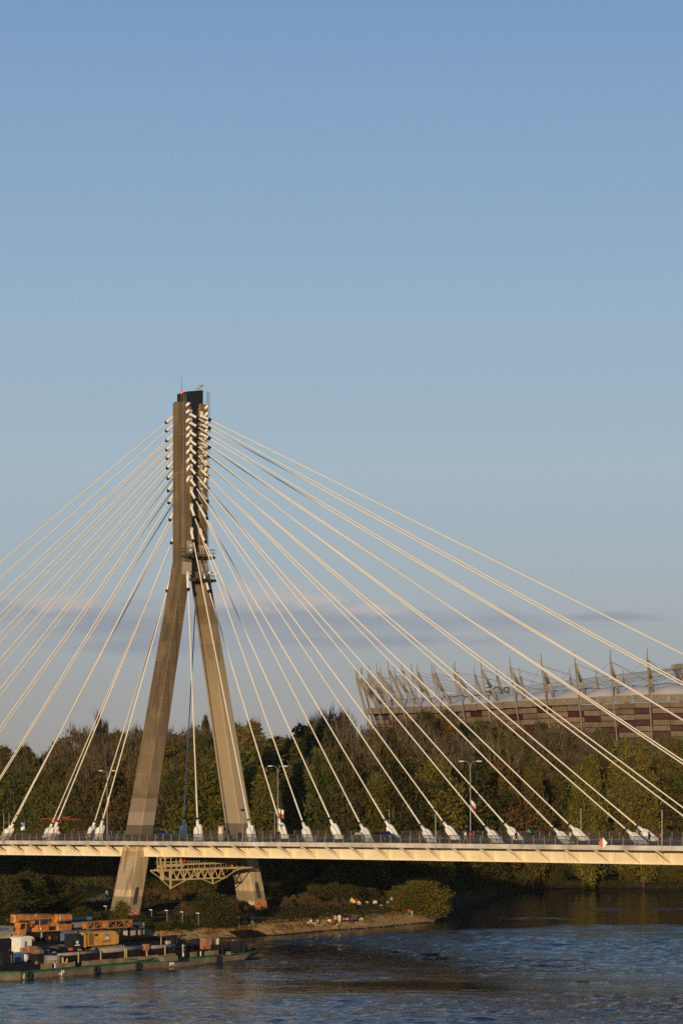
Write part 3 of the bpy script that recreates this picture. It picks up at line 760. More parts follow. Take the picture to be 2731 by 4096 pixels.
b=MB(); b.box((-.95,0,4.37),(.6,.22,.1)); b.build('lamp_head',M['grey'],g)

def build_shelter():
    t=E1-3; s=col_station(229,t)
    r=bthing('shelter','red shelter with one leg and a wing shaped roof on the back of the deck','shelter',s,t)
    b=MB(); b.bx(-.55,.55,-.18,.18,0,2.9); b.hexa([(-.6,-.2,2.5),(.6,-.2,2.5),(.6,.2,2.5),(-.6,.2,2.5)],[(-1.2,-.3,3.2),(2.4,-.3,3.3),(2.4,.3,3.3),(-1.2,.3,3.2)]); b.build('post',M['redroof'],r)
    b=MB(); b.hexa([(-2.6,-1.6,3.28),(5.4,-1.6,3.72),(5.4,1.6,3.72),(-2.6,1.6,3.28)],[(-2.8,-1.7,3.46),(6.4,-1.7,4.02),(6.4,1.7,4.02),(-2.8,1.7,3.46)])
    for i in range(6): b.bx(-.6+i*1.0,-.5+i*1.0,-1.3,1.3,3.1+.055*i,3.42+.055*i)
    b.build('roof',M['redroof'],r)
    b=MB(); b.bx(-2.0,4.6,.5,.62,.5,.62); b.bx(-1.9,-1.8,.5,.62,0,.5); b.bx(4.4,4.5,.5,.62,0,.5); b.build('bench',M['darksteel'],r)
build_shelter()

def text_obj(txt, size, m, parent, loc, rot, name='lettering', ext=.01, mirror=False):
    cu=bpy.data.curves.new(name,'FONT'); cu.body=txt; cu.size=size; cu.extrude=ext; cu.align_x='CENTER'; cu.align_y='CENTER'
    cu.materials.append(m); tmp=link(bpy.data.objects.new(name,cu)); me=bpy.data.meshes.new_from_object(tmp.evaluated_get(bpy.context.evaluated_depsgraph_get()))
    bpy.data.objects.remove(tmp); o=link(bpy.data.objects.new(name,me)); o.parent=parent; o.location=loc; o.rotation_euler=rot
    if mirror: o.scale=(-1,1,1)
    return o
t=E1-1.2; r=bthing('parking_sign','blue parking sign over a white plate on the back footway','sign',col_station(93,t),t,rz=TH)
b=MB(); b.tube((0,.05,0),(0,.05,2.9),.04); b.build('post',M['steel'],r)
b=MB(); b.bx(-.36,.36,-.02,.02,2.05,2.85); b.build('blue_plate',M['blue'],r)
b=MB(); b.bx(-.36,.36,-.02,.02,1.38,2.0); b.build('white_plate',M['white'],r)
text_obj('P',.75,M['white'],r,(0,-.03,2.45),(PI/2,0,0))

t=E0-.25; r=bthing('navigation_sign','red and white diamond navigation sign hung on the front railing','sign',col_station(2408,t),t,rz=TH*.8)
zc=.42
b=MB(); b.add([(0,0,zc-.72),(0,0,zc+.72),(-.6,0,zc),(0,.05,zc-.72),(0,.05,zc+.72),(-.6,.05,zc)],[(0,1,2),(5,4,3),(0,2,5,3),(2,1,4,5)]); b.build('red_half',M['red'],r)
b=MB(); b.add([(0,0,zc-.72),(.6,0,zc),(0,0,zc+.72),(0,.05,zc-.72),(.6,.05,zc),(0,.05,zc+.72)],[(0,1,2),(5,4,3),(0,3,4,1),(1,4,5,2)]); b.build('white_half',M['white'],r)
b=MB(); b.bar((0,.08,zc-.75),(0,.08,zc+.6),.05); b.build('bracket',M['steel'],r)

t=.2; r=bthing('barrier_frame','white steel hoop frame on the deck in front of the near pylon leg','barrier',col_station(529,-2.4),-2.4)
b=MB(); b.path([(-.35,0,.1),(-.35,0,2.3),(.35,0,2.3),(.35,0,.1)],.06); b.bar((-.35,0,1.3),(.35,0,1.3),.05); b.bar((-.3,0,.3),(.2,0,1.2),.05); b.build('hoop',M['white'],r)
t=7.0; r=bthing('information_pillar','slim cream pillar sign standing by the far pylon leg','sign',col_station(883,t),t)
b=MB(); b.bx(-.45,.45,-.15,.15,0,2.2); b.bx(-.5,.5,-.18,.18,2.2,2.3); b.build('pillar',M['panel'],r)
b=MB(); b.bx(-.36,.36,-.165,-.152,.7,2.0); b.build('board',M['cream'],r)

# ------------------------------------------------------------------ people
def skinned(verts, edges, radii):
    me=bpy.data.meshes.new('sk'); me.from_pydata([tuple(v) for v in verts],edges,[])
    o=link(bpy.data.objects.new('sk',me)); md=o.modifiers.new('s','SKIN'); md.use_smooth_shade=True
    sv=me.skin_vertices[0].data
    for i,r in enumerate(radii): sv[i].radius=(r,r)
    sv[0].use_root=True
    o.modifiers.new('u','SUBSURF').levels=1
    dg=bpy.context.evaluated_depsgraph_get(); out=bpy.data.meshes.new_from_object(o.evaluated_get(dg))
    bpy.data.objects.remove(o); bpy.data.meshes.remove(me); return out

def pose(kind):
    J={}
    def both(n,x,y,z): J[n+'L']=Vector((x,y,z)); J[n+'R']=Vector((-x,y,z))
    J.update(pel=Vector((0,0,.95)),sp=Vector((0,.01,1.18)),ch=Vector((0,.02,1.38)),nk=Vector((0,.01,1.5)),hd=Vector((0,-.02,1.63)),tp=Vector((0,-.01,1.72)))
    both('sh',.18,.02,1.41); both('el',.25,.06,1.14); both('wr',.26,-.05,.92); both('ha',.26,-.10,.82)
    both('hp',.1,0,.9); both('kn',.11,-.02,.5); both('an',.11,.03,.09); both('to',.13,-.17,.045)
    if kind=='walk':
        J['knL']+=Vector((0,-.2,.02)); J['anL']+=Vector((0,-.32,.02)); J['toL']+=Vector((0,-.32,.06))
        J['knR']+=Vector((0,.12,0)); J['anR']+=Vector((0,.36,.06)); J['toR']+=Vector((0,.33,.0))
        J['wrL']+=Vector((0,.22,.03)); J['haL']+=Vector((0,.28,.04)); J['wrR']+=Vector((0,-.18,.06)); J['haR']+=Vector((0,-.24,.1))
    if kind=='lean':
        for n in ('sp','ch','nk','hd','tp','shL','shR','elL','elR'): J[n]+=Vector((0,-.22*(J[n].z-.95)/.5,-.03))
        for s in 'LR':
            J['el'+s]=Vector((.26 if s=='L' else -.26,-.28,1.1)); J['wr'+s]=Vector((.2 if s=='L' else -.2,-.5,1.12)); J['ha'+s]=Vector((.14 if s=='L' else -.14,-.58,1.14))
    if kind=='armup':
        J['elR']=Vector((-.32,-.12,1.3)); J['wrR']=Vector((-.18,-.22,1.52)); J['haR']=Vector((-.1,-.2,1.6))
    if kind=='bend':
        for n in ('sp','ch','nk','hd','tp','shL','shR'):
            h=J[n].z-.95; x=J[n].x; J[n]=Vector((x,-h*.93,.95+h*.2))
        for s in 'LR':
            g=1 if s=='L' else -1; J['el'+s]=Vector((g*.24,-.5,.78)); J['wr'+s]=Vector((g*.2,-.55,.55)); J['ha'+s]=Vector((g*.18,-.57,.46))
    if kind in('sit','sit_back'):
        lean=.28 if kind=='sit_back' else -.1
        for n in ('pel','sp','ch','nk','hd','tp','shL','shR'):
            h=J[n].z-.95; J[n]=Vector((J[n].x,h*lean,.13+h*.95))
        for s in 'LR':
            g=1 if s=='L' else -1
            J['hp'+s]=Vector((g*.1,-.04,.13)); J['kn'+s]=Vector((g*.17,-.42,.45)); J['an'+s]=Vector((g*.15,-.66,.09)); J['to'+s]=Vector((g*.16,-.86,.05))
            if kind=='sit_back': J['el'+s]=Vector((g*.3,.3,.36)); J['wr'+s]=Vector((g*.32,.38,.12)); J['ha'+s]=Vector((g*.33,.42,.05))
            else: J['el'+s]=Vector((g*.26,-.16,.34)); J['wr'+s]=Vector((g*.2,-.37,.46)); J['ha'+s]=Vector((g*.15,-.45,.48))
        if kind=='sit_back':
            for s in 'LR':
                g=1 if s=='L' else -1; J['kn'+s]=Vector((g*.13,-.5,.2)); J['an'+s]=Vector((g*.12,-.92,.08)); J['to'+s]=Vector((g*.14,-1.0,.22))
    if kind=='cycle':
        for n in ('pel','sp','ch','nk','hd','tp','shL','shR'):
            h=J[n].z-.95; J[n]=Vector((J[n].x,.18-h*.62,.98+h*.8))
        for s in 'LR':
            g=1 if s=='L' else -1
            J['el'+s]=Vector((g*.27,-.32,1.17)); J['wr'+s]=Vector((g*.26,-.48,1.06)); J['ha'+s]=Vector((g*.26,-.55,1.04))
            J['hp'+s]=Vector((g*.1,.15,.92))
        J['knL']=Vector((.1,-.16,.74)); J['anL']=Vector((.11,.02,.44)); J['toL']=Vector((.12,-.14,.36))
        J['knR']=Vector((-.1,-.08,.55)); J['anR']=Vector((-.11,.02,.18)); J['toR']=Vector((-.12,-.15,.12))
    return J
BONES=[('pel','sp',1),('sp','ch',1),('ch','nk',1),('nk','hd',0),('hd','tp',0)]
for s in 'LR': BONES += [('ch','sh'+s,1),('sh'+s,'el'+s,1),('el'+s,'wr'+s,1),('wr'+s,'ha'+s,0),('pel','hp'+s,2),('hp'+s,'kn'+s,2),('kn'+s,'an'+s,2),('an'+s,'to'+s,3)]
RAD=dict(pel=.135,sp=.125,ch=.145,nk=.06,hd=.105,tp=.07)
for s in 'LR': RAD.update({'sh'+s:.075,'el'+s:.052,'wr'+s:.036,'ha'+s:.042,'hp'+s:.1,'kn'+s:.066,'an'+s:.045,'to'+s:.042})
PCACHE={}
def person_mesh(kind):
    if kind in PCACHE: return PCACHE[kind]
    J=pose(kind); ns=list(J); ix={n:i for i,n in enumerate(ns)}
    me=skinned([J[n] for n in ns],[(ix[a],ix[b]) for a,b,_ in BONES],[RAD[n] for n in ns])
    segs=[(J[a],J[b],m) for a,b,m in BONES]; idx=[]
    for p in me.polygons:
        c=p.center; best=None
        for a,b_,m in segs:
            d=b_-a; t_=max(0,min(1,(c-a).dot(d)/d.dot(d))); dd=(c-a-d*t_).length-.02*(m==1)
            if best is None or dd<best[0]: best=(dd,m)
        idx.append(best[1])
    me.polygons.foreach_set('material_index',idx); me.polygons.foreach_set('use_smooth',[True]*len(idx))
    h=MB(); c=J['hd']; up=(J['tp']-J['nk']).normalized()
    h.ball(c+up*.035+Vector((0,.025,0)),.118,8,6)
    PCACHE[kind]=(me,h.mesh('hair_shape',M['hair'],True),idx); return PCACHE[kind]
CL={}
def cloth(c):
    k=tuple(c)
    if k not in CL: CL[k]=mat('clothing_%s'%len(CL),c,.85,var=0)
    return CL[k]
CO=dict(black=(.012,.012,.013),white=(.62,.58,.52),red=(.55,.05,.035),jeans=(.06,.08,.13),pink=(.60,.25,.22),teal=(.04,.36,.28),tan=(.42,.30,.18),grey=(.2,.19,.18),green=(.10,.30,.12),magenta=(.45,.06,.16),navy=(.02,.025,.045),brown=(.09,.05,.03),coral=(.70,.10,.08),pale=(.55,.47,.38))
def person(kind, loc, rz, top, bottom, label, group, shoes='white', hair=None, cap=None):
    me,hm,idx=person_mesh(kind); m=me.copy(); m.materials.clear()
    for x in (M['skin'],cloth(CO[top]),cloth(CO[bottom]),cloth(CO[shoes])): m.materials.append(x)
    m.polygons.foreach_set('material_index',idx)
    o=link(bpy.data.objects.new('person',m)); o.location=loc; o.rotation_euler=(0,0,rz); tag(o,label,'person',group)
    h2=hm
    if cap: h2=hm.copy(); h2.materials.clear(); h2.materials.append(cloth(CO[cap]))
    h=link(bpy.data.objects.new('hat' if cap else 'hair',h2)); h.parent=o
    return o
def dperson(kind,x,t,face,top,bottom,label,**k):
    s=col_station(x,t); z=dz(s)+.104
    return person(kind,bp(s,t,z),RB+face,top,bottom,label,'people crossing the bridge',**k)
L_,R_=-PI/2,PI/2       # facing along the deck: local -y is forward; -pi/2 turns it towards the left end, pi/2 to the right
dperson('stand',1115,-3.2,0.3,'black','black','person in black with a red cap by the front railing right of the pylon',cap='red')
dperson('walk',1862,-3.6,R_,'white','pale','walking person in white top and pale trousers on the front footway')
dperson('stand',1879,-3.2,L_,'magenta','navy','person in magenta top beside the one in white',shoes='black')
dperson('walk',2064,-3.4,R_,'black','black','person in black beside the lamp post and middle cable anchor')
dperson('walk',2593,-3.2,L_,'black','navy','walking person in black near the right end of the front railing',shoes='black')
dperson('walk',2640,-3.6,L_,'red','black','person in red right behind the rightmost walkway lamp')
dperson('armup',2280,-1.6,L_,'pale','grey','person in pale top raising one arm behind a right cable anchor')
dperson('walk',214,-3.2,R_,'pale','grey','person in pale top left of the red shelter post')
dperson('stand',236,-2.8,L_,'white','black','person in a white top below the red shelter')
dperson('bend',352,-3.0,R_,'red','brown','person in red bending over a green bag on the left footway')
dperson('walk',1776,W+3.2,R_,'black','black','person in black walking on the back footway in mid span')
dperson('walk',1796,W+3.4,R_,'white','black','person in a white top following one in black on the back footway')
dperson('walk',2180,W+3.2,L_,'black','black','person in dark clothes alone on the back footway to the right')
dperson('stand',2546,W+3.0,L_,'grey','grey','person in grey standing on the back footway at the far right')
r=thing('bag','green bag standing on the left footway before a bent person','bag',bp(col_station(357,-3.6),-3.6,dz(col_station(357,-3.6))+.1),RB)
b=MB(); b.hexa([(-.22,-.14,0),(.22,-.14,0),(.22,.14,0),(-.22,.14,0)],[(-.2,-.12,.5),(.2,-.12,.5),(.2,.12,.5),(-.2,.12,.5)]); b.build('body',cloth(CO['green']),r)
b=MB(); b.torus((0,0,.5),.12,.018,'Y',12,5); b.build('handle',M['black'],r)

def build_bicycle(label, loc, rz, col):
    r=thing('bicycle',label,'bicycle',loc,rz,'bicycles')
    for y in (-.53,.53):
        b=MB(); b.torus((0,y,.34),.32,.022,'X',20,6); w=b.build('wheel',M['rubber'],r)
        b=MB()
        for i in range(8):
            a=PI*i/4; b.bar((0,y,.34),(0,y+.31*math.cos(a),.34+.31*math.sin(a)),.006)
        b.torus((0,y,.34),.295,.012,'X',20,4); b.build('rim',M['steel'],w)
    fm=cloth(CO[col]); b=MB()
    for p,q in (((0,.53,.34),(0,.08,.30)),((0,.08,.30),(0,.2,.86)),((0,.08,.30),(0,-.38,.76)),((0,.18,.78),(0,-.38,.82)),((0,.53,.34),(0,.18,.78)),((0,-.53,.34),(0,-.38,.86)),((0,-.38,.86),(0,-.36,1.0))): b.tube(p,q,.018,n=6)
    b.build('frame',fm,r)
    b=MB(); b.tube((-.28,-.48,1.02),(.28,-.48,1.02),.014,n=6); b.tube((0,-.36,1.0),(0,-.48,1.02),.014,n=6); b.build('handlebar',M['black'],r)
    b=MB(); b.box((0,.22,.90),(.14,.26,.06)); b.build('saddle',M['black'],r)
    b=MB(); b.bar((-.14,.02,.2),(-.02,.05,.3),.03); b.bar((.02,.1,.3),(.14,.06,.43),.03); b.torus((.03,.08,.3),.09,.012,'X',12,4); b.build('pedals',M['black'],r)
def rider(x,t,face,top,bottom,lab,labb,col):
    s=col_station(x,t); z=dz(s)+.104
    build_bicycle(labb,bp(s,t,z),RB+face,col); person('cycle',bp(s,t,z),RB+face,top,bottom,lab,'people crossing the bridge',shoes='black')
rider(1424,-3.3,R_,'pale','grey','cyclist in pale top behind the front railing','bicycle under the cyclist in pale top','white')
rider(1441,-2.6,L_,'tan','jeans','cyclist in tan top just right of the pale cyclist','bicycle under the cyclist in tan top','grey')
rider(2116,W+3.0,L_,'teal','black','cyclist in a teal jacket on the back footway','bicycle under the teal cyclist','black')

def build_car(label, loc, rz, colour):
    r=thing('car',label,'car',loc,rz)
    m=mat('car_paint_%s'%label[:4],colour,.25,var=0,spec=.6)
    b=MB()
    prof=[(-2.15,.35),(2.15,.35),(2.2,.62),(2.12,.86),(1.15,.98),(.62,1.42),(-1.0,1.46),(-1.75,1.02),(-2.15,.92),(-2.22,.6)]
    b.side(prof[::1],-.86,.86); b.build('body',m,r)
    b=MB(); b.side([(1.05,1.0),(.6,1.37),(-.95,1.40),(-1.55,1.04)],-.872,.872); b.build('window',M['glass'],r)
    for x in (-1.35,1.35):
        for y in (-.8,.8):
            b=MB(); b.tube((x,y-.1,.33),(x,y+.1,.33),.33,n=16); w=b.build('wheel',M['rubber'],r); b=MB(); b.tube((x,y-.11,.33),(x,y+.11,.33),.19,n=12); b.build('rim',M['steel'],w)
    for x,mm,n in ((2.16,M['white'],'headlight'),(-2.2,M['red'],'tail_light')):
        for y in (-.62,.62): b=MB(); b.box((x,y,.74),(.08,.3,.13)); b.build(n,mm,r)
s=col_station(1530,13.0); build_car('black car driving behind the front cable anchors',bp(s,13.0),RB,(.012,.012,.014))
s=col_station(626,15.0); build_car('dark blue car passing between the pylon legs',bp(s,15.0),RB+PI,(.012,.018,.03))

# ------------------------------------------------------------------ river works: barges, crane, rig
A0=Vector((-38.3,289.4,0)); E1v=Vector((.645,.764,0)); E2v=Vector((-.764,.645,0)); RZB=math.atan2(.764,.645)
def lw(l,w,z=0): return A0+E1v*l+E2v*w+Vector((0,0,z))
def pxlw(x,y,z):
    p=onz(x,y,z)-A0; return p.dot(E1v),p.dot(E2v)
def on(x,y,z):
    p=onz(x,y,z); return p
DK=1.02
def kthing(name,label,cat,p,rz=0,group=None): return thing(name,label,cat,p,RZB+rz,group)

def build_barge():
    r=thing('work_barge','long low grey work barge with a green stripe along its side','barge',A0,RZB)
    out=[(0,0),(40.6,0),(45.6,2.2),(46.6,5.2),(45,9.2),(0,9.2),(-1.4,8),(-1.4,1.2)]
    low=[(0.2,0.25),(38.5,.25),(41.6,2.8),(42,5.2),(41.5,8.9),(0,8.9),(-1,8),(-1,1.4)]
    n=len(out); b=MB(); vs=[(x,y,-.6) for x,y in low]+[(x,y,.15) for x,y in [(out[i][0]*.6+low[i][0]*.4,out[i][1]*.6+low[i][1]*.4) for i in range(n)]]+[(x,y,.74) for x,y in out]
    b.add(vs,[(i+n*j,(i+1)%n+n*j,(i+1)%n+n*(j+1),i+n*(j+1)) for j in range(2) for i in range(n)]+[tuple(range(n-1,-1,-1))]); b.build('hull',M['hull'],r)
    b=MB(); e=[(x*1.001+(-.02 if x<1 else .02),y+(-.03 if y<3 else .03)) for x,y in out]
    b.prism(e,.742,1.0); b.build('green_stripe',M['hullgreen'],r)
    b=MB(); b.prism([(x*.995+.1,y*.97+.12) for x,y in out],1.002,1.03); b.build('deck',M['rust'],r)
    b=MB(); l=6.0
    rg=random.Random(3)
    while l<34.5:
        ln=.9+rg.random()*.5
        if rg.random()<.88: b.bx(l,l+ln,.22,.30,1.03,1.55+rg.random()*.08)
        l+=ln+.06
    b.bx(3.6,5.4,.22,.30,1.03,1.7); b.build('bulwark',M['board'],r)
    b=MB()
    for l in np.arange(6,34.5,1.6): b.bx(l-.05,l+.05,.30,.42,1.03,1.6)
    b.build('bulwark_post',M['cream'],r)['kind']='stuff'
    for x,y in ((90,3900),(403,3880),(605,3868),(898,3838)):
        l,w=pxlw(x,y,.45); b=MB(); b.torus((l,-.16,.45),.34,.16,'Y',18,8); b.bar((l,-.1,.7),(l,-.02,1.05),.05); b.build('tyre_fender',M['rubber'],r)
    # painted marks on the side
    def mark(x,y,rects,name):
        l,w=pxlw(x,y,.45); b=MB()
        for (u0,u1,z0,z1) in rects: b.bx(l+u0,l+u1,-.012,.10,z0,z1)
        b.build(name,M['white'],r)
    mark(285,3893,[(-.1,.05,.1,.72),(.05,.34,.62,.72),(.24,.34,.38,.62),(-.38,-.1,.34,.44),(-.48,-.3,.26,.34)],'hull_mark')
    mark(760,3857,[(-.4,-.28,.14,.8),(-.28,.3,.7,.8),(.2,.3,.42,.7),(-.28,.2,.42,.52),(.0,.12,.2,.42),(.12,.4,.28,.36)],'hull_mark')
    mark(30,3898,[(-.05,.06,.15,.8)],'hull_mark')
    # hold coaming with a long pale roll along the top
    b=MB(); l0,w0=pxlw(260,3848,DK); l1,w1=pxlw(640,3825,DK)
    b.bx(8.6,26.5,1.7,7.4,1.03,2.15); b.hexa([(26.5,1.9,1.03),(31.5,1.9,1.03),(31.5,7.2,1.03),(26.5,7.2,1.03)],[(26.5,1.9,1.9),(30.6,1.9,1.7),(30.6,7.2,1.7),(26.5,7.2,1.9)]); b.build('hold_coaming',M['hulldark'],r)
    b=MB(); b.bx(7.0,8.58,1.8,3.4,1.03,2.35); b.tube((8.0,2.0,2.42),(15.4,2.0,2.42),.2,n=10); b.tube((15.2,2.1,2.5),(23,2.1,2.5),.32,n=10); b.tube((23.2,2.1,2.45),(28.6,2.1,2.42),.24,n=10); b.build('tarpaulin_roll',M['grey'],r,True)
    for l in (11,14.8,19,19.3,22.9,26.2,29.5):
        b=MB(); b.bx(l,l+.1,1.5,1.62,1.03,2.6); b.bx(l-.06,l+.16,1.44,1.68,1.03,1.1); b.build('stanchion',M['gantry'],r)
    b=MB(); b.bx(22.6,23.3,1.45,2.0,2.2,2.95); b.build('control_box',M['pinkbox'],r)
    b=MB(); b.bx(8.4,8.6,1.62,1.69,1.1,2.1); b.add([(8.9,1.66,1.25),(9.2,1.66,1.25),(9.35,1.66,1.95),(9.2,1.66,1.95),(8.9,1.69,1.25),(9.2,1.69,1.25),(9.35,1.69,1.95),(9.2,1.69,1.95)],[(0,1,2,3),(7,6,5,4),(0,4,5,1),(1,5,6,2),(2,6,7,3),(3,7,4,0)]); b.build('warning_mark',mat('warning_yellow',(.75,.55,.1),.6,var=0),r)
    b=MB()
    for l0,z in ((2.2,1.5),(2.2,1.9)): b.bar((4.9,1.0,z),(7.2,1.0,z),.05)
    for l in (4.9,6.0,7.1): b.bar((l,1.0,1.03),(l,1.0,1.95),.06)
    b.build('guard_rail',M['pinkbox'],r)
build_barge()

def place(name,label,cat,x,y,z=DK+.012,rz=0,group=None):
    return kthing(name,label,cat,on(x,y,z),rz,group)
# wheelhouse
r=place('wheelhouse','small white cabin with a rounded roof and narrow dark door on the barge','cabin',104,3822)
b=MB(); b.bx(-.9,.95,-.1,1.7,0,2.15); b.build('wall',M['white'],r)
b=MB()
pr=[(-1.05,2.15),(1.1,2.15),(1.08,2.32),(.7,2.48),(0,2.55),(-.7,2.48),(-1.02,2.32)]; b.side(pr,-.25,1.8); b.build('roof',M['white'],r)
b=MB(); b.bx(-.28,.12,-.125,-.102,.15,1.85); b.build('door',mat('door_green_grey',(.12,.19,.17),.6,var=.1),r)
b=MB(); b.bx(.953,.975,.3,1.2,1.0,1.75); b.build('window',M['glass'],r)
for u in (-.55,.6): b=MB(); b.ball((u,-.12,1.0),.11,8,6,(1,.3,1)); b.build('porthole',M['steel'],r)
r=place('chest','white chest with a blue lower panel beside the cabin','chest',76,3848)
b=MB(); b.bx(-1.0,.95,-.3,.9,.0,1.05); b.build('body',M['white'],r)
b=MB(); b.bx(-.9,.55,-.325,-.302,.03,.68); b.build('blue_panel',M['blue'],r); b=MB(); b.bx(-1.06,1.0,-.36,.96,1.05,1.16); b.build('lid',M['white'],r)
r=place('sack','bulging white bulk sack leaning before the cabin','sack',105,3848)
b=MB(); b.ball((0,.3,.5),.62,12,8,(1,.8,.95)); b.box((0,.3,.62),(.95,.8,.85),.1); b.build('body',M['white'],r,True); b=MB(); b.bar((-.4,-.1,1.05),(.4,-.1,1.02),.1); b.build('tie',M['darksteel'],r)
r=place('locker','faded orange locker standing right of the white sack','locker',131,3842)
b=MB(); b.bx(-.55,.45,0,.9,0,1.7); b.bx(-1.3,-.55,.3,.9,.9,1.62); b.build('body',M['pinkbox'],r); b=MB(); b.bx(-.62,.5,-.06,.95,1.7,1.78); b.build('lid',M['pinkbox'],r)
r=place('container','black steel tool container at the left end of the barge','container',33,3862)
b=MB(); b.bx(-.9,.9,0,1.8,0,1.6); b.build('body',M['black'],r); b=MB(); b.bx(-.95,.95,-.05,1.85,1.6,1.68); b.build('lid',M['hulldark'],r)
b=MB(); b.bar((.55,-.03,.3),(.55,-.03,1.3),.06); b.build('latch',M['steel'],r)
def crate(x,y,w,h,m,name,label,cat,rib=True):
    r=place(name,label,cat,x,y); b=MB(); b.bx(-w/2,w/2,0,w*.8,0,h*.93); b.build('body',m,r)
    b=MB(); b.bx(-w/2-.05,w/2+.05,-.05,w*.8+.05,h*.93,h); b.build('lid',m,r); 
    if rib:
        b=MB()
        for u in (-.32,.32): b.bx(u*w-.04,u*w+.04,-.03,0,0.02,h*.9)
        b.build('rib',M['darksteel'],r)
crate(700,3781,1.3,1.35,M['black'],'winch_housing','black winch housing with a bent pipe on the barge foredeck','winch')
crate(801,3789,1.2,1.15,M['black'],'winch_housing','black square housing just left of the tall pink locker','winch')
crate(835,3796,1.25,1.5,M['pinkbox'],'locker','tall pinkish orange locker on the barge foredeck','locker',False)
crate(818,3797,.6,.5,M['pinkbox'],'locker','small low orange box against the tall pink locker','locker',False)
crate(870,3789,.55,1.2,M['cream'],'locker','narrow cream locker right of the tall pink one','locker',False)
crate(965,3810,1.5,1.5,M['black'],'winch_housing','large black housing at the bow end of the barge','winch')
crate(758,3802,1.0,.9,M['hulldark'],'winch_housing','dark low housing near the barge middle with white fittings','winch')
crate(880,3814,1.3,1.1,M['hulldark'],'winch_housing','dark housing below the narrow cream locker','winch')
crate(677,3796,.55,1.1,M['panel'],'locker','pale orange standing locker left of the winch with a bent pipe','locker',False)
for x,y,lab in ((672,3845,'left one of two tan boxes along the barge edge'),(700,3843,'right one of two tan boxes along the barge edge')):
    crate(x,y,1.15,.62,M['board'],'storage_box',lab,'box',False)
p=on(712,3775,DK); r=kthing('bent_pipe','black bent hose pipe beside the winch on the foredeck','pipe',p)
b=MB(); b.path([(0,0,0),(.2,0,.5),(.5,0,.95),(1.0,0,1.15),(1.6,0,1.1)],.1,8); b.build('pipe',M['black'],r); b=MB(); b.torus((0,0,.05),.14,.05,'Z',12,6); b.build('flange',M['hulldark'],r)
for i,(x,y,h,lab) in enumerate(((645,3790,1.5,'thin mooring pole left of the black winch housing'),(781,3787,1.25,'thin yellow pole left of the middle black housing'),(932,3794,1.2,'thin yellow pole short of the barge bow'),(944,3806,1.0,'short pole beside the bow housing'))):
    r=place('marker_pole',lab,'pole',x,y,group='poles standing on the barge'); b=MB(); b.tube((0,0,0),(0,0,h),.06,n=6); b.build('shaft',M['gantry'],r); b=MB(); b.tube((0,0,0),(0,0,.06),.16,n=8); b.build('foot',M['darksteel'],r)
p=on(285,3808,DK); r=kthing('buoy','red round buoy lying behind the long grey roll','buoy',p); b=MB(); b.ball((0,0,.42),.42,14,10); b.build('ball',M['red'],r,True); b=MB(); b.torus((0,0,.9),.09,.03,'X',10,5); b.build('eye',M['steel'],r)
p=on(992,3803,DK); r=kthing('buoy','small dull red buoy at the bow of the barge','buoy',p); b=MB(); b.ball((0,0,.3),.3,12,8); b.build('ball',M['redroof'],r,True); b=MB(); b.torus((0,0,.63),.07,.025,'X',10,5); b.build('eye',M['steel'],r)

# second pontoon with the yellow rig, third with the crane
def build_pontoon(label,l0,l1,w0,w1,zd):
    r=thing('pontoon',label,'pontoon',lw(l0,w0),RZB)
    b=MB(); L=l1-l0; W_=w1-w0; b.prism([(0,0),(L,0),(L,W_),(0,W_)],-.6,zd-.02); b.build('hull',M['hulldark'],r)
    b=MB(); b.prism([(-.1,-.1),(L+.1,-.1),(L+.1,W_+.1),(-.1,W_+.1)],zd-.018,zd+.03); b.build('deck',M['rust'],r)
    b=MB(); 
    for l in np.arange(1,L,3.2): b.tube((l,-.02,.1),(l,-.02,zd-.1),.1,n=6)
    b.bx(0,L,-.2,-.102,.5,.68); b.build('rubbing_strake',M['hull'],r)
    for l in (2,L/2,L-2): b=MB(); b.tube((l,.5,zd+.03),(l,.5,zd+.5),.16,n=10); b.tube((l,.5,zd+.5),(l,.5,zd+.58),.24,n=10); b.build('bollard',M['black'],r)
build_pontoon('dark pontoon carrying the yellow drilling rig',-14,46,11.6,24,1.15)
build_pontoon('dark pontoon behind carrying the orange mobile crane',-14,53,26.5,42,1.2)

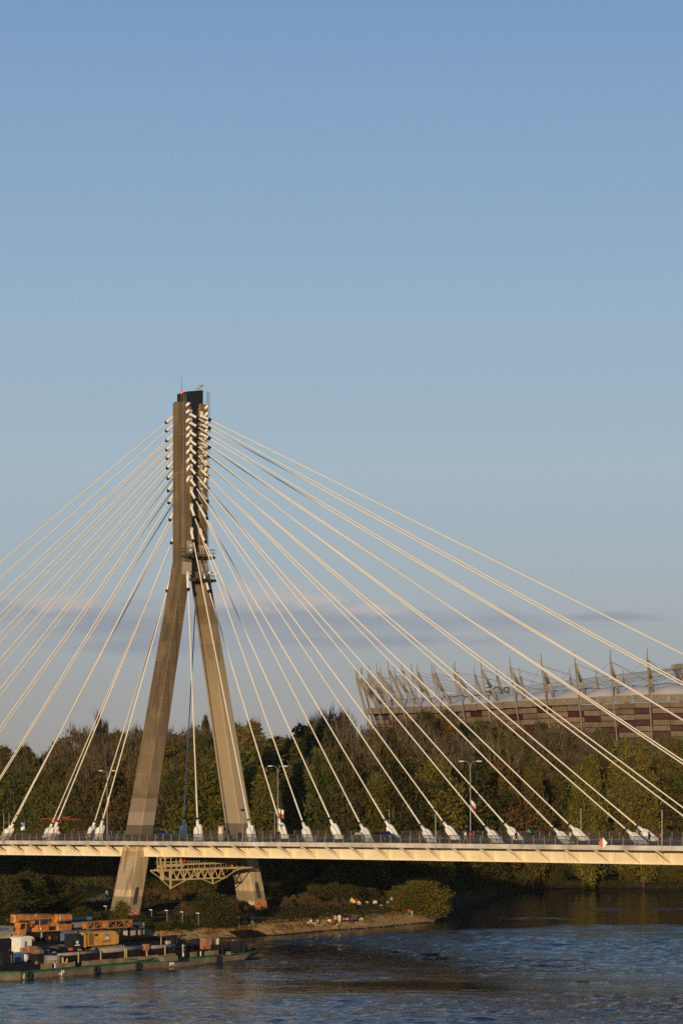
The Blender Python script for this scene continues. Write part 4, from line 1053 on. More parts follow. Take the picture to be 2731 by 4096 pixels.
def build_crane():
    p=on(160,3766,1.235); r=kthing('mobile_crane','orange mobile crane on dark wheels with its boom folded','crane',p)
    O=M['orange']
    b=MB(); b.bx(-5.4,5.6,-1.2,1.2,.75,1.25); b.bx(-4.6,-1.0,-1.22,1.22,1.25,1.5); b.build('carrier',M['hulldark'],r)
    for x in (-4.6,-3.1,.8,2.4,4.4):
        for y in (-1.15,1.15):
            b=MB(); b.tube((x,y-.2,.55),(x,y+.2,.55),.55,n=18); w=b.build('wheel',M['rubber'],r)
            b=MB(); b.tube((x,y-.22,.55),(x,y+.22,.55),.26,n=12); b.build('hub',M['orange'] if x in (-3.1,.8) else M['darksteel'],w)
    b=MB(); b.side([(-6.3,1.0),(-4.75,1.0),(-4.6,1.7),(-4.45,3.0),(-5.9,3.0),(-6.15,2.1)],-1.2,.1); c=b.build('carrier_cab',O,r)
    b=MB(); b.side([(-6.0,2.05),(-4.95,2.05),(-4.85,2.85),(-5.85,2.85)],-1.215,.115); b.build('window',M['glass'],c)
    b=MB(); b.side([(-1.9,1.5),(3.4,1.45),(3.4,2.5),(2.6,3.1),(2.4,3.45),(-.35,3.45),(-1.7,2.35)],-1.1,1.1); s_=b.build('superstructure',O,r)
    b=MB(); b.side([(-1.55,2.3),(.6,2.3),(1.0,2.95),(.95,3.38),(-1.45,3.38)],-1.28,-.2); c=b.build('operator_cab',O,r)
    b=MB(); b.side([(-1.4,2.5),(.2,2.5),(.62,2.95),(.62,3.3),(-1.35,3.3)],-1.3,-1.285); b.bx(-1.56,-1.545,-1.2,-.3,2.5,3.3); b.bx(.7,1.2,-1.29,-1.282,2.9,3.3); b.build('window',M['glass'],c)
    b=MB(); b.side([(-6.5,2.95),(-6.4,4.15),(2.6,3.85),(2.6,3.1),(-.5,3.1),(-5.0,3.25)],-.42,.42); b.side([(-3.4,2.3),(-1.9,2.2),(-1.9,2.75),(-2.6,2.85),(-3.4,2.75)],-.7,.5)
    bo=b.build('boom',O,r)
    b=MB()
    for x in np.arange(-6,2,.9): b.bx(x,x+.35,-.3,.3,4.02-.033*(x+6.4),4.2-.033*(x+6.4))
    b.bar((-6.3,0,4.25),(2.2,0,3.95),.07); b.build('boom_fitting',M['darksteel'],bo)
    b=MB(); b.tube((-3.0,-.43,3.7),(-3.0,-.5,3.7),.3,n=14); b.tube((-1.2,-.43,3.85),(-1.2,-.5,3.85),.26,n=14); b.build('sheave',M['grey'],bo)
    b=MB(); b.tube((2.5,-1.05,3.35),(6.0,-1.05,3.3),.55,n=16); b.tube((6.0,-1.05,3.3),(6.25,-1.05,3.3),.55,.3,n=16); b.bx(2.4,5.8,-.9,.9,2.9,3.55); b.build('winch_cover',O,r,False)
    b=MB(); b.bx(2.6,6.3,-1.25,1.25,1.45,2.35); b.bx(6.3,6.5,-1.1,1.1,1.55,2.25); b.build('counterweight',O,r)
    def stripes(x,y,z0,z1,par):
        b=MB(); n=5
        for i in range(n):
            z=z0+(z1-z0)*i/n; h=(z1-z0)/n*.45
            b.add([(x-.16,y,z),(x+.16,y,z+.2),(x+.16,y,z+.2+h),(x-.16,y,z+h),(x-.16,y+.03,z),(x+.16,y+.03,z+.2),(x+.16,y+.03,z+.2+h),(x-.16,y+.03,z+h)],[(0,1,2,3),(7,6,5,4),(0,4,5,1),(1,5,6,2),(2,6,7,3),(3,7,4,0)])
        b.build('hazard_stripe',M['white'],par)
    stripes(3.0,-1.63,2.85,3.7,r); stripes(2.9,-1.275,1.5,2.2,r); stripes(-6.35,-.45,3.0,4.0,bo); stripes(-1.0,-1.24,.6,1.4,r)
    b=MB(); b.tube((-1.25,-1.31,1.95),(-1.25,-1.29,1.95),.2,n=12); b.build('emblem',M['white'],r)
    r.scale=(.78,1,.96)
    for x in (-5.2,5.0): b=MB(); b.bx(x-.2,x+.2,-1.7,1.7,.3,.6); b.bx(x-.3,x+.3,-1.8,-1.5,0,.3); b.bx(x-.3,x+.3,1.5,1.8,0,.3); b.build('outrigger',M['hulldark'],r)
build_crane()

def crane_details():
    r=bpy.data.objects['mobile_crane']; b=MB()
    for x in np.arange(-1.6,3.2,.55): b.bar((x,-1.0,3.47),(x,-1.0,3.95),.04)
    b.bar((-1.6,-1.0,3.95),(3.1,-1.0,3.95),.045); b.bar((-1.6,-1.0,3.7),(3.1,-1.0,3.7),.035); b.build('guard_rail',M['darksteel'],r)
    b=MB(); b.bar((-6.3,-.2,3.0),(-6.3,-.2,2.2),.05); b.box((-6.3,-.2,2.05),(.35,.3,.45)); b.torus((-6.3,-.2,1.75),.12,.04,'Y',12,6); b.build('hook_block',M['darksteel'],r)
    b=MB(); b.bx(.9,3.2,-1.115,-1.102,1.6,2.2)
    for k in range(5): b.bx(1.0+.42*k,1.3+.42*k,-1.13,-1.116,1.66,2.14)
    b.build('side_grille',M['rust'],r)
    b=MB(); b.path([(.4,-1.12,1.5),(.7,-1.3,1.0),(1.4,-1.3,.9),(1.9,-1.12,1.4)],.05); b.path([(-2.0,-.75,2.7),(-2.8,-.8,2.1),(-3.6,-.7,2.5)],.045); b.build('hydraulic_hose',M['rubber'],r)
    b=MB(); b.bar((-4.5,-1.25,2.7),(-4.2,-1.5,2.8),.04); b.box((-4.15,-1.52,2.6),(.08,.2,.42)); b.build('mirror',M['black'],r)
    b=MB()
    for k in range(4): b.bar((3.6,-1.28,.5+.3*k),(4.0,-1.28,.5+.3*k),.04)
    b.bar((3.6,-1.28,.4),(3.6,-1.28,1.5),.04); b.bar((4.0,-1.28,.4),(4.0,-1.28,1.5),.04); b.build('ladder',M['steel'],r)
crane_details()

def build_rig():
    p=on(390,3806,1.185); r=kthing('drilling_rig','yellow tracked drilling rig with a long engine house','drilling rig',p)
    Y=M['yellow']
    b=MB(); b.side([(-3.6,1.0),(3.1,1.0),(3.35,1.3),(3.35,2.35),(2.4,2.95),(-3.3,2.95),(-3.6,2.7)],-1.3,1.3); h=b.build('engine_house',Y,r)
    b=MB(); b.bx(-3.5,-2.35,-1.32,-1.302,1.15,2.85); b.build('vent_grille',M['grille'],h)
    b=MB(); b.bx(-2.15,-1.4,-1.32,-1.302,2.4,2.7); b.build('vent',M['black'],h)
    b=MB(); b.bx(.25,1.0,-1.32,-1.302,1.85,2.65); lg=b.build('emblem',M['navy_'] if 'navy_' in M else M['blue'],h)
    b=MB(); b.side([(.3,1.9),(.95,1.9),(.95,2.25),(.78,2.1),(.65,2.45),(.52,2.1),(.3,2.2)],-1.335,-1.322); b.build('emblem_wave',M['white'],lg)
    b=MB(); b.bx(-2.0,-1.75,-1.32,-1.302,1.65,1.95); b.build('label_plate',M['grey'],h)
    text_obj('AARSLEFF',.46,M['darksteel'],h,(.55,-1.31,1.52),(PI/2,0,0))
    b=MB(); b.bx(-3.4,3.2,-1.2,1.2,.85,.998)
    for x in (-2.2,-.4,1.4,2.9): b.bx(x-.06,x+.06,-1.34,-1.302,1.0,1.12)
    b.build('chassis',M['black'],h)
    for y in (-1.25,1.25):
        b=MB(); b.side([(-2.6,.25),(-2.3,.0),(4.2,0),(4.6,.3),(4.5,.7),(4.1,.84),(-2.2,.84),(-2.6,.55)],y-.35,y+.35); tr=b.build('track',M['board'],r)
        b=MB()
        for x in np.arange(-1.8,4.2,.75): b.tube((x,y-.37,.32),(x,y+.37,.32),.24,n=12)
        b.tube((-2.1,y-.38,.42),(-2.1,y+.38,.42),.34,n=14); b.build('track_roller',M['hulldark'],tr)
    b=MB(); b.bx(-7.0,-4.4,-1.3,.3,.9,2.9); c=b.build('driver_cab',M['black'],r)
    b=MB(); b.bx(-6.9,-6.0,-1.32,-1.302,1.9,2.7); b.build('window',M['glass'],c)
    b=MB(); b.bx(-6.6,-5.5,-1.325,-1.302,1.22,1.38); b.side([(-6.25,1.5),(-5.85,1.5),(-5.7,1.9),(-5.9,1.75),(-6.05,2.0),(-6.2,1.75),(-6.4,1.9)],-1.325,-1.302); b.build('emblem',M['white'],c)
    b=MB(); b.bx(-4.55,-4.15,-1.45,-.9,.9,3.0); b.bx(-5.1,-4.15,-1.45,-.9,2.68,3.0); b.build('yellow_post',Y,r)
    r.scale=(.8,1,.9)
    b=MB(); b.tube((-4.0,.3,1.0),(-4.0,.3,3.4),.2,n=8); b.build('exhaust',M['rust'],r)
build_rig()

# boom sections and beams lying beside the crane
def lattice(label,x,y,z,L,H,m,cat='crane boom'):
    r=kthing('boom_section',label,cat,on(x,y,z)); b=MB()
    for yy in (0,H):
        for zz in (0,H): b.bar((0,yy,zz),(L,yy,zz),.16)
    b.build('chord',m,r); b=MB(); n=max(3,int(L/1.3))
    for i in range(n):
        u0=L*i/n; u1=L*(i+1)/n
        for yy in (0,H): b.bar((u0,yy,0 if i%2 else H),(u1,yy,H if i%2 else 0),.09); b.bar((u0,yy,0),(u0,yy,H),.11)
        b.bar((u0,0,H),(u1,H,H),.08); b.bar((u0,0,0),(u1,H,0),.08)
    b.bx(0,.25,-.05,H+.05,0,H); b.bx(L-.25,L,-.05,H+.05,0,H); b.build('lacing',m,r); return r
def deckload(x,y,z,L): return on(x,y,z)
ZP=1.24
lattice('orange lattice boom section lying behind the yellow rig',432,3713,2.875,4.8,.95,M['worn_orange'])
lattice('tan lattice boom section lying left of the orange one',350,3716,2.875,4.0,.9,M['worn_orange'])
r=kthing('steel_trestle','dark steel trestle raised behind the yellow rig','trestle',on(345,3762,ZP))
for x in (0,3.5,7,10):
    for y in (0,1.6): b=MB(); b.bar((x,y,0),(x,y,1.45),.25); b.build('leg',M['hulldark'],r)
b=MB(); b.bx(-.6,10.6,-.2,1.8,1.45,1.62); b.build('top_plate',M['hulldark'],r)
r=kthing('steel_pile','blue grey steel pile stacked beside the crane counterweight','pile',on(262,3752,ZP)); b=MB(); b.tube((0,0,2.55),(5.0,0,2.55),.28,n=14); b.build('pipe',M['steelblue'],r)
b=MB()
for x in (.6,4.4): b.bx(x-.15,x+.15,-.4,.4,0,2.3)
b.build('support',M['hulldark'],r)
r=kthing('steel_beam','pale beam lying under the blue grey pile','beam',on(290,3758,ZP)); b=MB(); b.bx(0,5.6,-.25,.25,1.65,1.72); b.bx(0,5.6,-.25,.25,2.28,2.35); b.bx(0,5.6,-.12,-.06,1.72,2.28); b.build('girder',M['grey'],r)
b=MB()
for x in (.6,4.8): b.bx(x-.15,x+.15,-.3,.3,0,1.64)
b.build('support',M['hulldark'],r)
r=kthing('machine_hood','steel blue machine hood below the pale beam','machine',on(300,3766,ZP)); b=MB(); b.side([(-2.0,0),(3.4,0),(3.4,1.0),(2.4,1.5),(-1.4,1.5),(-2,1.1)],-.6,.8); b.build('hood',M['steelblue'],r); b=MB(); b.bx(-1.6,2.8,-.63,-.602,.2,.5); b.build('skirt',M['black'],r)
for i,(x,y,z,lab) in enumerate(((538,3742,ZP,'lower one of two pale slabs stacked at the end of the pontoon'),(541,3742,ZP+.92,'upper one of two pale slabs stacked at the end of the pontoon'))):
    q=on(538,3742,ZP); r=kthing('concrete_slab',lab,'slab',q+Vector((0,0,.12+i*.92)),group='slabs stacked on the pontoon'); b=MB(); b.bx(-1.35-.1*i,1.35,-.7,.9,0,.66+.12*i); b.build('slab',M['panel'],r); b=MB(); b.bx(-1.0,-.8,-.6,.8,-.12,-.002); b.bx(.8,1.0,-.6,.8,-.12,-.002); b.build('batten',M['board'],r)
# drums, hoses, rope coils and a hook block
dr0=None
for i,(x,y,mt,lab) in enumerate(((218,3835,'blue','blue steel drum before the pale tarpaulin end'),(585,3822,'rust','rusty drum right of the long grey roll'),(598,3821,'red','red drum between a rusty drum and the bow gear'),(655,3812,'black','black drum on the foredeck left of the tan boxes'),(735,3808,'steelblue','grey blue drum on the foredeck'))):
    r=place('oil_drum',lab,'drum',x,y,group='drums standing on the barge'); b=MB(); b.lathe((0,0,0),[(0,0),(.29,0),(.29,.28),(.31,.3),(.29,.32),(.29,.58),(.31,.6),(.29,.62),(.29,.88),(.27,.9),(0,.9)],14); b.build('barrel',M[mt],r); b=MB(); b.tube((.12,0,.9),(.12,0,.94),.04,n=8); b.build('cap',M['steel'],r)
for i,(x,y,lab) in enumerate(((180,3843,'black hose snaking over the barge deck right of the cabin'),(560,3845,'black hose lying along the bulwark at mid barge'),(840,3815,'black hose curling over the foredeck'))):
    r=place('hose',lab,'hose',x,y,group='hoses lying on the barge'); b=MB(); b.path([(.55*k-1.6,.35*math.sin(k*1.4+i),.07+.28*max(0,math.sin(k*.9+i))) for k in range(8)],.06,6); b.build('tube',M['rubber'],r); b=MB(); b.tube((-1.8,.35*math.sin(i),.07),(-1.55,.35*math.sin(i),.07),.09,n=8); b.build('coupling',M['steel'],r)
for i,(x,y,lab) in enumerate(((152,3856,'coil of tan rope on the deck edge below the locker'),(915,3818,'coil of tan rope near the barge bow'))):
    r=place('rope_coil',lab,'rope',x,y,group='rope coils on the barge'); b=MB()
    for k in range(4): b.torus((0,0,.06+.09*k),.36-.02*k,.06,'Z',16,6)
    b.build('coil',M['board'],r); b=MB(); b.path([(.36,0,.3),(.7,.1,.15),(1.1,-.1,.03)],.05); b.build('loose_end',M['board'],r)
# white work boat moored at far left
r=kthing('work_boat','white work boat with a low cabin at the left edge','boat',on(8,3757,.9)); b=MB()
b.hexa([(-4,0,-.2),(3.4,0,-.2),(3.4,2.2,-.2),(-4,2.2,-.2)],[(-4.2,-.3,.9),(4.8,.3,1.0),(4.8,1.9,1.0),(-4.2,2.5,.9)]); b.build('hull',M['panel'],r)
b=MB(); b.hexa([(-3.8,0,.9),(3.0,0,.95),(3.0,2.2,.95),(-3.8,2.2,.9)],[(-3.8,.1,2.1),(2.2,.1,1.8),(2.2,2.1,1.8),(-3.8,2.1,2.1)]); c=b.build('cabin',M['grey'],r)
b=MB(); b.bx(-3.2,1.2,-.04,.04,1.2,1.6); b.build('window',M['steelblue'],c); b=MB(); b.tube((-1,1,2),(-1,1,2.6),.05); b.build('mast',M['white'],r)
# loose gear on the pontoons
rg=random.Random(11)
for i,(x,y,lab) in enumerate(((170,3812,'tan heap of rope and sacking right of the white cabin'),(210,3798,'low tan pile of timbers on the pontoon edge'),(240,3790,'scattered boards on the pontoon left of the rig'))):
    r=kthing('timber_pile',lab,'timber',on(x,y,1.19)); 
    for k in range(4):
        b=MB(); b.box((rg.uniform(-.3,.3),.3*k,.12+.16*(k%2)),(2.4,.24,.14),rg.uniform(-.2,.2)); b.build('plank',M['board'],r)
r=kthing('gear_heap','tan tarpaulin heap behind the barge cabin','heap',on(150,3818,1.1)); b=MB(); b.ball((0,.5,.35),.9,12,8,(1.3,1,.85)); b.ball((.8,.3,.2),.6,10,6,(1.2,1,.9)); b.build('heap',M['board'],r,True); b=MB(); b.path([(-1,-.2,.2),(0,-.45,.55),(1.2,-.25,.25)],.05); b.build('rope',M['panel'],r)

# ------------------------------------------------------------------ stadium
def build_stadium():
    SC=Vector((156,972,0)); R=145.0
    st=thing('stadium','round stadium with slanting masts, silver and wine red panels and white roof','stadium',SC)
    a0=math.radians(-30); 
    def rad(phi, r, z):   # phi measured from the left silhouette towards the camera
        return Vector((-r*math.cos(phi),-r*math.sin(phi),z))
    def ztop(phi):
        d=math.degrees(phi)
        return float(np.interp(d,[-180,-20,0,35,70,110,180],[49,50.3,49.8,48.5,51.2,51.5,49]))
    D5=math.radians(5)
    sil=mat('perforated_silver_panel',(.155,.112,.078),.7,metal=.0,var=.22,scale=.35); wine=mat('wine_red_panel',(.045,.009,.008),.6,var=.25,scale=.6)
    corn=mat('cornice_panel',(.19,.155,.115),.65,metal=.0,var=.14,scale=.5); mast=mat('mast_grey_steel',(.25,.21,.155),.6,metal=.1,var=.15,scale=.3)
    memb=mat('roof_membrane',(.50,.47,.46),.6,var=.10,scale=.05); cab=mat('dark_cable',(.16,.17,.18),.6,var=0); blu=mat('blue_tension_flap',(.34,.42,.55),.7,var=.1)
    lo_,hi_=-12,36
    t=NT(sil); bsdf=sil.node_tree.nodes['Principled BSDF']; src=bsdf.inputs['Base Color'].links[0].from_socket
    hv=t.n('HueSaturation'); t.l(src,hv.inputs['Color']); t.l(t.math('MULTIPLY_ADD',t.n('NewGeometry').outputs['Random Per Island'],.55,.72),hv.inputs['Value']); t.l(hv.outputs[0],bsdf.inputs['Base Color'])
    redset={(13,1),(14,2),(15,2),(16,0),(17,0),(15,4),(16,4),(16,5),(17,5),(14,5),(13,3),(12,3),(12,4),(11,4),(11,5),(10,2),(9,1),(7,0),(10,6),(13,6),(18,1),(19,2),(20,2),(18,5),(21,0),(0,0),(5,1),(2,0),(3,2),(6,3),(12,6)}
    rg=random.Random(4)
    parts=[MB(),MB(),MB()]
    RH=2.02
    for i in range(-24,72):
        p0=i*D5/2+D5*.5; p1=p0+D5/2*.97; k=i-7
        zt=ztop((p0+p1)/2)
        for row in range(17):
            z1=zt-2.6-row*RH; z0=z1-RH+.24
            lean=lambda z:R-1.5-(zt-z)*.20
            red=((i-13,row) in redset) or (rg.random()<.13 and not(0<=i-13<20 and row<6))
            b=parts[1 if red else 0]
            q=[rad(p0,lean(z0),z0),rad(p1,lean(z0),z0),rad(p1,lean(z1),z1),rad(p0,lean(z1),z1)]
            inn=[v*.995+Vector((0,0,v.z*.005)) for v in q]
            b.add(q+inn,[(0,1,2,3),(0,4,5,1),(1,5,6,2),(2,6,7,3),(3,7,4,0)])
            for f in (1,2,3,4,5):       # vertical ribs of each expanded-metal cassette
                u=f/6; w=.012
                bb=parts[2 if False else (1 if red else 0)]
                A=[q[0].lerp(q[1],u-w),q[0].lerp(q[1],u+w),q[3].lerp(q[2],u+w),q[3].lerp(q[2],u-w)]
                O=[v+Vector((v.x,v.y,0)).normalized()*.16 for v in A]
                bb.add(A+O,[(4,5,6,7),(0,1,5,4),(1,2,6,5),(2,3,7,6),(3,0,4,7)])
        # cornice ring
        q=[rad(p0,R+.2,zt-2.3),rad(p1,R+.2,zt-2.3),rad(p1,R+.6,zt),rad(p0,R+.6,zt)]; inn=[rad(p0,R-4,zt-2.3),rad(p1,R-4,zt-2.3),rad(p1,R-4,zt+.05),rad(p0,R-4,zt+.05)]
        parts[2].add(q+inn,[(0,1,2,3),(3,2,6,7),(1,0,4,5)])
        for f in range(1,6):
            u=f/6; a=q[0].lerp(q[1],u); c=q[3].lerp(q[2],u); parts[2].bar(a*1.001,c*1.001,.16,.16)
    fc=parts[0].build('facade',sil,st); parts[1].build('red_panels',wine,st); parts[2].build('cornice',corn,st)
    # wall core behind the cassettes down to the ground
    b=MB(); n=144; vs=[]
    for i in range(n+1):
        p=2*PI*i/n; vs+=[rad(p,R-14,4),rad(p,R-6,48)]
    b.add(vs,[(2*i,2*i+2,2*i+3,2*i+1) for i in range(n)]); b.build('wall',M['darksteel'],st)
    # scalloped membrane roof
    UU=[0,.03,.07,.14,.3,.6,1]; b=MB(); nr=7; npf=10; vs=[]; cols=0
    ph=[]
    for i in range(72):
        for f in range(npf): ph.append((i+f/npf)*D5)
    for p in ph:
        f=(p/D5)%1; arch=math.sin(PI*f)
        d=((math.degrees(p)+180)%360)-180; zt=ztop(math.radians(d))
        for j in range(nr):
            u=UU[j]; r=R-2-44*u
            z=zt+.1+ (2.3+1.2*arch)*math.sin(min(1,u*6.5)*PI/2) + .5*u*arch - .3*u
            vs.append(rad(p,r,z))
    m=len(ph); fs=[(i*nr+j,i*nr+j+1,((i+1)%m)*nr+j+1,((i+1)%m)*nr+j) for i in range(m) for j in range(nr-1)]
    b.add(vs,fs); b.build('membrane_roof',memb,st,True)
    for i in range(lo_,hi_):
        b=MB(); p=i*D5; zt=ztop(p)
        q=[rad(p-.009,R-3,zt+.5),rad(p+.009,R-3,zt+.5),rad(p+.009,R-9,zt+3.4),rad(p-.009,R-9,zt+3.4)]
        b.add(q+[v+Vector((0,0,-.2)) for v in q],[(0,1,2,3),(0,4,5,1),(1,5,6,2),(2,6,7,3),(3,7,4,0)])
        b.build('valley_flap',blu,st)
    # ring rail along the inner edge of the visible roof
    b=MB(); pts=[]
    for i in range(0,145):
        p=i*D5/2; d=((math.degrees(p)+180)%360)-180; pts.append(rad(p,R-30,ztop(math.radians(d))+4.6+.25*math.sin(i*2.1)))
    for a,c in zip(pts[:-1],pts[1:]): b.bar(a,c,.28,.34)
    b.build('roof_rail',M['darksteel'],st)
    # masts: tie rod down the outside, strut to the ring, each mast a part
    tops=[]
    for i in range(-40,36):
        p=i*D5; zt=ztop(p)+(14.2 if i>=0 else 14.2+6.2*float(sst(0,6,-i))); top=rad(p,R+5,zt); tops.append((p,top))
        foot=rad(p,R-9.5,7); ring=rad(p,R-4.5,ztop(p)-.3)
        b=MB(); kn=top+Vector((0,0,-2.6))+rad(p,-.3,0)
        b.tube(kn,kn.lerp(ring,.5),.36,.62,n=8); b.tube(kn.lerp(ring,.5),ring,.62,.5,n=8); ms=b.build('mast',mast,st,True)
        b=MB(); b.tube(top+Vector((0,0,-3)),top+Vector((0,0,1.6))+rad(p,.4,0),.30,.15,n=6); b.tube(top+Vector((0,0,-3)),foot,.27,n=6); b.build('tie_rod',mast,ms)
    # cables from the mast heads to the lantern and to the roof edge
    LZ=66.0
    b=MB()
    for p,top in tops:
        h=top+Vector((0,0,-2.5)); e=rad(p,20,LZ+.5); 
        b.bar(h,rad(p,R-46,ztop(p)+5.2),.11)
        b.bar(rad(p,R-24,ztop(p)+4.5),e,.09); b.bar(rad(p,R-46,ztop(p)+6),rad(p,21,LZ-2),.05)
        b.bar(h,rad(p+D5*1.5,R-12,ztop(p)+2.5),.07); b.bar(h,rad(p-D5*1.5,R-12,ztop(p)+2.5),.05)
    b.build('roof_cables',cab,st)['kind']='stuff'
    # central lantern
    b=MB(); b.lathe((0,0,0),[(15,60.8),(21.4,60.8),(22.6,65.4),(21.5,65.45)],48); b.tube((0,0,60.6),(0,0,60.8),21.5,n=48); ln=b.build('lantern',mat('lantern_panel',(.52,.44,.32),.6,var=.1,scale=.2),st)
    b=MB(); b.lathe((0,0,0),[(22.6,65.4),(23.2,65.4),(23.6,67.4),(22.8,67.4)],48)
    for i in range(72):
        p=2*PI*i/72; b.bar(rad(p,23.3,65.5),rad(p,23.7,67.3),.5,.3)
    b.build('lantern_rim',mast,ln)
    b=MB()
    for i in range(24):
        p=2*PI*i/24; q=2*PI*(i+1)/24; b.bar(rad(p,21.6,60.9),rad(q,22.7,65.4),.22); b.bar(rad(q,21.6,60.9),rad(p,22.7,65.4),.22)
    b.build('lantern_bracing',M['darksteel'],ln)
    b=MB(); b.tube((0,0,67),(0,0,98),1.4,.3,n=10); b.build('spire',mast,ln)
    # name sign on the roof edge, seen from behind
    q=at(1990,2770,925)-SC
    sg=link(bpy.data.objects.new('sign_letters',None)); bpy.data.objects.remove(sg)
    o=text_obj('PGE',5.6,M['black'],st,(q.x,q.y,q.z),(PI/2,0,math.radians(-20)),'sign_letters',.2,True)
    b=MB()
    for u in (-3.5,0,3.5): b.bar((q.x+u*.94,q.y-u*.34,50.5),(q.x+u*.94,q.y-u*.34,q.z+1),.15)
    b.build('sign_frame',M['darksteel'],st)
build_stadium()

# ------------------------------------------------------------------ vegetation
def grow(seed, H, R, zb, kind, nclump, leaves, leaf, twigs=0, limbs=14, trunk=.22, upright=.0):
    """trunk with limbs, and a crown of small leaf faces and twigs in clumps"""
    g=np.random.default_rng(seed); rr=random.Random(seed)
    cl=[]
    while len(cl)<nclump:
        u=g.random(); 
        if kind=='round': e=math.sqrt(max(0,1-(2*u-1)**2))*(1-.25*u)
        elif kind=='upright': e=(min(1,u*3.5)*(1-u)**.55)*1.25
        elif kind=='column': e=min(1,u*6)*(1-u)**.45
        elif kind=='bush': e=math.sqrt(max(0,1-u*u))
        elif kind=='broom': e=min(1,.25+u*1.4)*(1-u**5)**.5
        a=g.random()*2*PI; r=R*e*math.sqrt(g.random())*(.8+.35*math.sin(a*2+seed)*.5+.2*g.random())
        cl.append((r*math.cos(a),r*math.sin(a),zb+(H-zb)*u*.97,max(.25,R*(.20+.16*g.random())*(.65+.5*e))))
    b=MB(); top=H*.8 if kind!='bush' else H*.5
    pts=[Vector((R*.05*math.sin(i*1.3+seed),R*.05*math.cos(i*1.7+seed),top*i/6)) for i in range(7)]; pts[0]=Vector((0,0,-.4))
    for i in range(6): b.tube(pts[i],pts[i+1],trunk*(1-.13*i),trunk*(1-.13*(i+1)),n=7,cap=False)
    for c in cl[:limbs]:
        z=max(zb*.5,min(top*.95,c[2]-abs(c[0])-abs(c[1])*.6)); i=min(5,int(z/top*6)); s=pts[i].lerp(pts[i+1],z/top*6-i) if z>0 else pts[0]
        e=Vector(c[:3]); m_=s.lerp(e,.5)+Vector((0,0,-.08*(e-s).length*(1-upright))); w=trunk*(.42-.2*z/top)
        b.tube(s,m_,w,w*.6,n=5,cap=False); b.tube(m_,e,w*.6,w*.18,n=5,cap=False)
    tm=b
    V=[];Fc=[]
    K=np.array(cl)
    if leaves:
        N=nclump*leaves; ci=np.repeat(np.arange(nclump),leaves)
        d=g.normal(size=(N,3)); d/=np.linalg.norm(d,axis=1)[:,None]
        rad=K[ci,3]*(.35+.75*g.random(N)**.6)
        p=K[ci,:3]+d*rad[:,None]*np.array([1,1,.85+upright*.9])
        p[:,2]=np.maximum(p[:,2],.05)
        nrm=d*.6+g.normal(size=(N,3))*.7; nrm/=np.linalg.norm(nrm,axis=1)[:,None]
        t=np.cross(nrm,g.normal(size=(N,3))); t/=np.linalg.norm(t,axis=1)[:,None]
        if upright: t=t*(1-upright)+np.array([0,0,1.0])*upright; t/=np.linalg.norm(t,axis=1)[:,None]
        q=np.cross(nrm,t); s=leaf*(.55+.8*g.random(N))
        L=(t*s[:,None])*(1+upright); Wd=q*(s*.55)[:,None]
        vv=np.stack([p-L*.5,p+Wd*.5,p+L*.6,p-Wd*.5],1).reshape(-1,3)
        V.append(vv); Fc.append(np.arange(N*4).reshape(-1,4))
    lm=bpy.data.meshes.new('crown_shape')
    if V:
        v=np.concatenate(V); f=np.concatenate(Fc); lm.from_pydata(v.tolist(),[],f.tolist()); lm.materials.append(M['leaf'])
    wm=None
    if twigs:
        N=twigs; ci=g.integers(0,nclump,N); c=K[ci]
        s=c[:,:3]+g.normal(size=(N,3))*c[:,3:4]*.35
        out=c[:,:3]-np.array([0,0,zb+(H-zb)*.35]); out/=np.linalg.norm(out,axis=1)[:,None]+1e-6
        dr=out*.7+np.array([0,0,.9+upright])+g.normal(size=(N,3))*.45; dr/=np.linalg.norm(dr,axis=1)[:,None]
        ln=(H*.07)*(.5+g.random(N)); e=s+dr*ln[:,None]
        sd=np.cross(dr,g.normal(size=(N,3))); sd/=np.linalg.norm(sd,axis=1)[:,None]; w=.055*(.6+g.random(N))
        vv=np.stack([s-sd*w[:,None],s+sd*w[:,None],e],1).reshape(-1,3); wm=(vv,np.arange(N*3).reshape(-1,3))
    if wm is not None:
        off=len(lm.vertices)
        if off:
            v0=np.empty(off*3); lm.vertices.foreach_get('co',v0); f0=[tuple(p.vertices) for p in lm.polygons]
            lm2=bpy.data.meshes.new('crown_shape'); lm2.from_pydata(v0.reshape(-1,3).tolist()+wm[0].tolist(),[],f0+[tuple(int(i)+off for i in r) for r in wm[1]])
            lm2.materials.append(M['leaf']); lm2.materials.append(M['twig']); mi=[0]*len(f0)+[1]*len(wm[1]); lm2.polygons.foreach_set('material_index',mi)
            bpy.data.meshes.remove(lm); lm=lm2
        else:
            lm.from_pydata(wm[0].tolist(),[],wm[1].tolist()); lm.materials.append(M['twig'])
    return tm.mesh('trunk_shape',M['bark']), lm
KINDS={}
def variants(name, n, **k):
    KINDS[name]=[(k['H'],k['R'])+grow(100*len(KINDS)+i,**k) for i in range(n)]
variants('leafy',4,H=20,R=6.2,zb=2.5,kind='round',nclump=95,leaves=80,leaf=.58,twigs=700,limbs=18,upright=.25)
variants('upright',4,H=22,R=4.6,zb=2.5,kind='upright',nclump=90,leaves=80,leaf=.5,twigs=1300,limbs=22,upright=.45)
variants('bare',4,H=22,R=5.6,zb=3,kind='broom',nclump=80,leaves=26,leaf=.42,twigs=5200,limbs=40,upright=.5)
variants('poplar',2,H=26,R=2.6,zb=2,kind='column',nclump=80,leaves=50,leaf=.5,twigs=2200,limbs=26,upright=.6)
variants('willow',3,H=12,R=5.5,zb=.8,kind='round',nclump=90,leaves=75,leaf=.42,twigs=500,limbs=18,trunk=.2)
variants('shrub',4,H=4.2,R=3.0,zb=.1,kind='bush',nclump=46,leaves=70,leaf=.30,twigs=300,limbs=10,trunk=.08)
